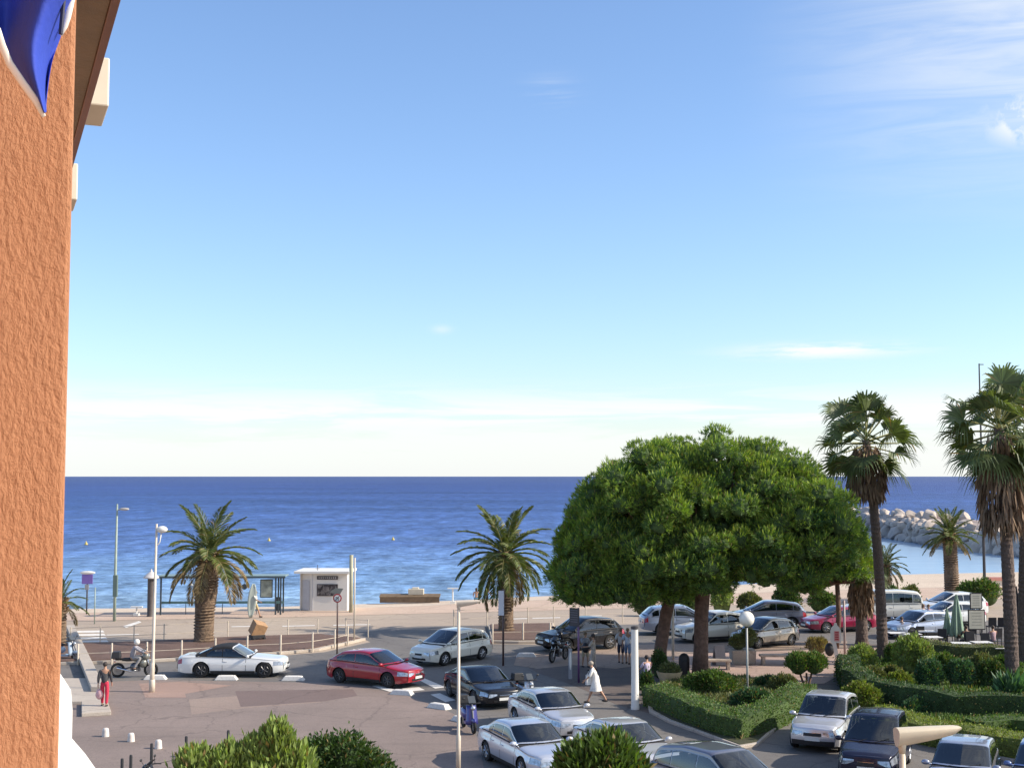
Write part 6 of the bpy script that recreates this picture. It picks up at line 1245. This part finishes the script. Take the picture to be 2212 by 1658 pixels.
# concrete separators and bollards
blk = []
for x, y, a, lab in ((333, 1468, 0, 'pale low kerb block at the foot of the egg-headed lamp'), (487, 1469, 0, 'pale low kerb block in front of the white convertible'), (632, 1470, -3, 'pale low kerb block between the convertible and the red hatchback'), (868, 1501, -22, 'pale low kerb block under the nose of the red hatchback'), (948, 1531, -38, 'pale low kerb block left of the black coupe'), (1000, 1560, -45, 'pale low kerb block by the thin lamp post'), (1137, 1419, 0, 'pale low kerb block right of the banner sign')):
    p = at(x, y); mb = MB(); mb.box((0, 0, .09), (1.02, .40, .19), taper=.72); mb.box((0, 0, .185), (.62, .22, .03), taper=.8); o_ = tag(obj('kerb_block', mb, white_m, bev=.05, loc=(p.x, p.y + .2, .008), rz=R(a)), lab, 'kerb block', 'pale kerb blocks along the road edge')
for x, y, lab in ((228, 1590, 'leftmost short white bollard at the bottom left'), (283, 1601, 'second short white bollard from the left'), (342, 1616, 'third short white bollard, above the black motorcycle'), (400, 1634, 'fourth short white bollard, beside a black fence post')):
    p = at(x, y); mb = MB(); mb.lathe([(.125, 0), (.125, .02), (.108, .20), (.10, .25), (.075, .285), (.02, .295)], 16); tag(obj('bollard', mb, M('bollard_white', (.66, .60, .54), .7, var=.15, scale=8), ang=50, loc=(p.x, p.y, .008)), lab, 'bollard', 'short white bollards')
# garden plaza furniture
stone = ground_mat('pale_stone', (.45, .36, .28), (.52, .42, .33), (.34, .27, .21), s1=1, s2=4)
for x0, x1, y, lab in ((1528, 1578, 1447, 'stone bench right of the right pine trunk'), (1645, 1712, 1436, 'stone bench right of the square planter')):
    a, b_ = at(x0, y), at(x1, y); L_ = (b_ - a).length; t = thing('stone_bench', lab, 'bench', V2(a), 0, 'stone benches'); mb = MB(); mb.box((L_ / 2, .2, .44), (L_ + .1, .5, .10)); obj('seat', mb, stone, t, bev=.015)
    for f in (.08, .92): mb = MB(); mb.box((L_ * f, .2, .20), (.14, .42, .39)); obj('leg', mb, stone, t, bev=.01)
p = at(1608, 1434); t = thing('planter_box', 'square stone planter with round bushes behind the globe lamp', 'planter', V2(p)); mb = MB(); mb.box((0, .5, .33), (1.1, 1.0, .66), taper=1.06); obj('box', mb, stone, t, bev=.02)
(V_, F_), core = leaf_blob([((-.2, .5, .95), (.42, .42, .42)), ((.32, .55, 1.15), (.40, .40, .5))], 2600, .09, .05, .4); obj('bush', core, corem('olive'), t); o_ = link('foliage', fast_mesh('foliage', V_, F_, leafm('olive')), t); o_['kind'] = 'stuff'
p = at(1556, 1436); t = thing('easel_board', 'grey folding board beside the stone bench', 'sign', V2(p), R(20)); mb = MB(); mb.box((0, 0, .48), (.55, .04, .95), rx=-.22); mb.box((0, .22, .48), (.55, .04, .95), rx=.22); obj('board', mb, M('board_grey', (.30, .25, .24), .6, var=.1), t, bev=.01)
p = at(1478, 1460); t = thing('litter_bin', 'tall dark round-topped bin between the pine trunks', 'litter bin', V2(p)); mb = MB(); mb.lathe([(.24, 0), (.25, .05), (.25, .78), (.22, .92), (.12, 1.02), (.02, 1.05)], 16); obj('bin', mb, M('bin_brown', (.035, .025, .022), .6, var=.2), t, ang=50); mb = MB(); mb.box((0, -.25, .75), (.2, .02, .12)); obj('opening', mb, plast, t)
p = at(1446, 1474); t = thing('stone_planter', 'round yellowish stone planter at the left pine trunk', 'planter', V2(p)); mb = MB(); mb.lathe([(.32, 0), (.42, .1), (.55, .42), (.58, .5), (.50, .5), (.48, .40)], 20); obj('bowl', mb, M('yellow_stone', (.55, .42, .25), .8, var=.2), t, ang=50)
(V_, F_), core = leaf_blob([((0, 0, .55), (.45, .45, .3))], 900, .12, .05, .7); obj('bush', core, corem('olive'), t); o_ = link('foliage', fast_mesh('foliage', V_, F_, leafm('olive')), t); o_['kind'] = 'stuff'
# lettered white board
p = at(1806, 1420); k = ppm(p); t = thing('advertising_board', 'white bottle-shaped board with red lettering beside the tan bush', 'sign', V2(p), R(-8)); mb = MB(); H_ = zat(1806, 1345, p); w = .26
prof = [(w, .75), (w, 1.35), (w * .75, 1.5), (.08, 1.62), (.06, H_)]; pts = [(x, z) for x, z in prof] + [(-x, z) for x, z in prof[::-1]]; n = len(pts)
mb.add([(x, -.02, z) for x, z in pts] + [(x, .02, z) for x, z in pts], [tuple(range(n))[::-1], tuple(range(n, 2 * n))] + [(i, (i + 1) % n, (i + 1) % n + n, i + n) for i in range(n)]); obj('board', mb, white_p, t)
mb = MB(); mb.box((.05, -.03, 1.08), (.26, .01, .50)); obj('red_panel', mb, M('pale_red', (.62, .30, .28), .5, var=.1), t); mb = MB()
for i in range(4): mb.box((.05, -.038, 1.26 - i * .11), (.17, .006, .06))
obj('lettering', mb, M('letter_red', (.40, .02, .03), .5, var=.1), t)
mb = MB(); mb.box((-.02, 0, .38), (.20, .05, .80), ry=-.18); obj('leg', mb, white_p, t); mb = MB(); mb.ell((-.30, .1, .40), (.24, .2, .34), 10, 8); obj('weight_bag', mb, plast, t, smooth=True)
# cafe terrace
chair_m = M('dark_chair', (.018, .016, .02), .6, var=.15); table_m = M('white_table', (.72, .70, .68), .4, var=.05)
def mk_table():
    t = thing('cafe_table', 'x', 'table', (0, 0, 0), 0, 'white cafe tables'); mb = MB(); mb.box((0, 0, .73), (.95, .75, .03)); obj('table_top', mb, table_m, t, bev=.008); mb = MB(); mb.tube([(0, 0, .02), (0, 0, .715)], .035, 8); mb.box((0, 0, .012), (.45, .45, .022)); obj('leg', mb, chair_m, t); return t
def mk_chair():
    t = thing('cafe_chair', 'x', 'chair', (0, 0, 0), 0, 'dark cafe chairs'); mb = MB(); mb.box((0, 0, .44), (.46, .46, .06)); obj('seat', mb, chair_m, t, bev=.01); mb = MB(); mb.box((-.22, 0, .72), (.05, .46, .50), ry=-.12); obj('backrest', mb, chair_m, t, bev=.01)
    for x in (-.19, .19):
        for y in (-.19, .19): mb = MB(); mb.box((x, y, .205), (.035, .035, .405)); obj('leg', mb, chair_m, t)
    return t
T0 = mk_table(); first = True
for x, y, a, lab in ((1938, 1366, 0, 'leftmost white cafe table, beside the tall fan palm trunk'), (1968, 1368, 5, 'second white cafe table from the left, below the grey-blue car'), (2001, 1363, 0, 'white cafe table right at the feet of the two standing people'), (2012, 1375, 8, 'white cafe table in front of the two standing people, nearer the hedge'), (2076, 1388, -6, 'white cafe table left of the closed green parasols pole foot, by the hedge'), (2120, 1386, 4, 'white cafe table between two black chairs under the menu boards'), (2166, 1398, 0, 'low white cafe table left of the thick palm trunk'), (2204, 1384, 0, 'white cafe table at the right edge below the black sail')):
    p = at(x, y, .74); p.z = .012
    if first: T0.location = p; T0.rotation_euler = (0, 0, R(a)); T0['label'] = lab; first = False
    else: dup(T0, p, R(a), lab)
K0 = mk_chair(); first = True
for x, y, a, lab in ((1985, 1372, 90, 'dark cafe chair left of the two standing people'), (2037, 1380, -100, 'big dark cafe chair left of the green parasols'), (2099, 1386, -90, 'dark cafe chair right of the hedge-side table, left of a pair'), (2131, 1390, -95, 'dark cafe chair right of a pair under the menu boards'), (2141, 1352, 90, 'dark cafe chair behind the menu boards on the right'), (2163, 1352, 80, 'dark cafe chair just left of the thick palm trunk'), (2098, 1366, 90, 'dark cafe chair directly under the lower menu board'), (2052, 1372, 180, 'dark cafe chair at the foot of the green parasols'), (2196, 1372, -90, 'dark cafe chair at the right edge beneath the black sail'), (1958, 1358, 90, 'dark cafe chair behind the leftmost tables'), (2022, 1352, 90, 'dark cafe chair right behind the two standing people'), (2075, 1376, 90, 'dark cafe chair between the green parasols and the menu boards'), (2152, 1376, 100, 'dark cafe chair in front, midway to the thick palm trunk'), (2180, 1362, 80, 'dark cafe chair just right of the thick palm trunk'), (1978, 1384, -90, 'dark cafe chair nearest the pale green shrub'), (2112, 1348, 90, 'dark cafe chair farthest back behind the lower menu board')):
    p = at(x, y, .45); p.z = .012
    if first: K0.location = p; K0.rotation_euler = (0, 0, R(a)); K0['label'] = lab; first = False
    else: dup(K0, p, R(a), lab)
for x, y, a, lab, c1, c2 in ((2088, 1400, 90, 'person in dark top seated at the hedge-side cafe table', (.05, .05, .06), (.04, .04, .05)), (2146, 1400, 100, 'person in pale pink top seated left of the thick palm trunk', (.45, .30, .32), (.10, .10, .14)), (1948, 1378, 20, 'person in white top seated at the leftmost cafe table', (.62, .60, .58), (.08, .08, .10))):
    p = at(x, y); person(lab, (p.x, p.y, .0), R(a), 1.7, sit=True, arms=((.6, .8), (.6, .8)), top=cloth('cafe_%d' % int(x), c1), bottom=cloth('cafe_b%d' % int(x), c2), hair=(.06, .04, .03))
def parasol(label, base, top, bot, r, m_, name='closed_parasol'):
    p = at(*base); h = zat(base[0], top, p); hb_ = zat(base[0], bot, p); t = thing(name, label, 'parasol', V2(p), 0, 'closed parasols'); mb = MB(); mb.tube([(0, 0, .05), (0, 0, h + .02)], .03, 8); mb.lathe([(.26, 0), (.26, .06), (.05, .10)], 12); obj('pole', mb, chair_m, t)
    g = []
    for i in range(9):
        u = i / 8; z = h - (h - hb_) * u; rr = r * (.14 + .86 * math.sin(min(u * 1.25, 1.35)) ) * (1 if u < .9 else .85); g.append([(rr * (1 + .28 * math.cos(a * 6)) * math.cos(a), rr * (1 + .28 * math.cos(a * 6)) * math.sin(a), z - .1 * math.cos(a * 6) * u * u) for a in lsp(0, 2 * math.pi, 37)])
    mb = MB(); mb.grid(g); obj('canopy', mb, m_, t, smooth=True)
gm_ = M('green_canvas', (.26, .37, .28), .8, var=.15, scale=5)
parasol('closed pale green parasol, the taller of two beside the menu boards', (2068, 1396), 1284, 1372, .33, gm_)
parasol('closed pale green parasol, the shorter left one of two', (2047, 1394), 1312, 1368, .20, gm_)
parasol('closed black parasol at the right edge', (2198, 1385), 1266, 1362, .26, M('black_canvas', (.012, .012, .016), .8, var=.1))
for x, y0, y1, yb, w_, lab in ((2111, 1317, 1358, 1402, 34, 'lower cream menu board on two legs in the cafe'), (2110, 1281, 1313, 1372, 24, 'upper cream menu board behind the lower one')):
    p = at(x, yb); k = ppm(p); za, zb = zat(x, y0, p), zat(x, y1, p); w = w_ / k; t = thing('menu_board', lab, 'menu board', V2(p), 0, 'cafe menu boards'); mb = MB(); mb.box((0, 0, (za + zb) / 2), (w + .06, .05, za - zb + .06)); obj('frame', mb, chair_m, t, bev=.005); mb = MB(); mb.box((0, -.03, (za + zb) / 2), (w - .04, .012, za - zb - .04)); obj('panel', mb, M('menu_cream', (.60, .56, .45), .6, var=.1), t)
    mb = MB()
    for i in range(5): mb.box((0, -.038, za - .14 - i * (za - zb - .2) / 5), (w * .6, .004, .025))
    obj('lettering', mb, M('menu_print', (.32, .29, .22), .6, var=.2), t)
    for s in (-1, 1): mb = MB(); mb.box((s * w * .3, 0, zb / 2 - .03), (.04, .04, zb)); obj('leg', mb, chair_m, t)
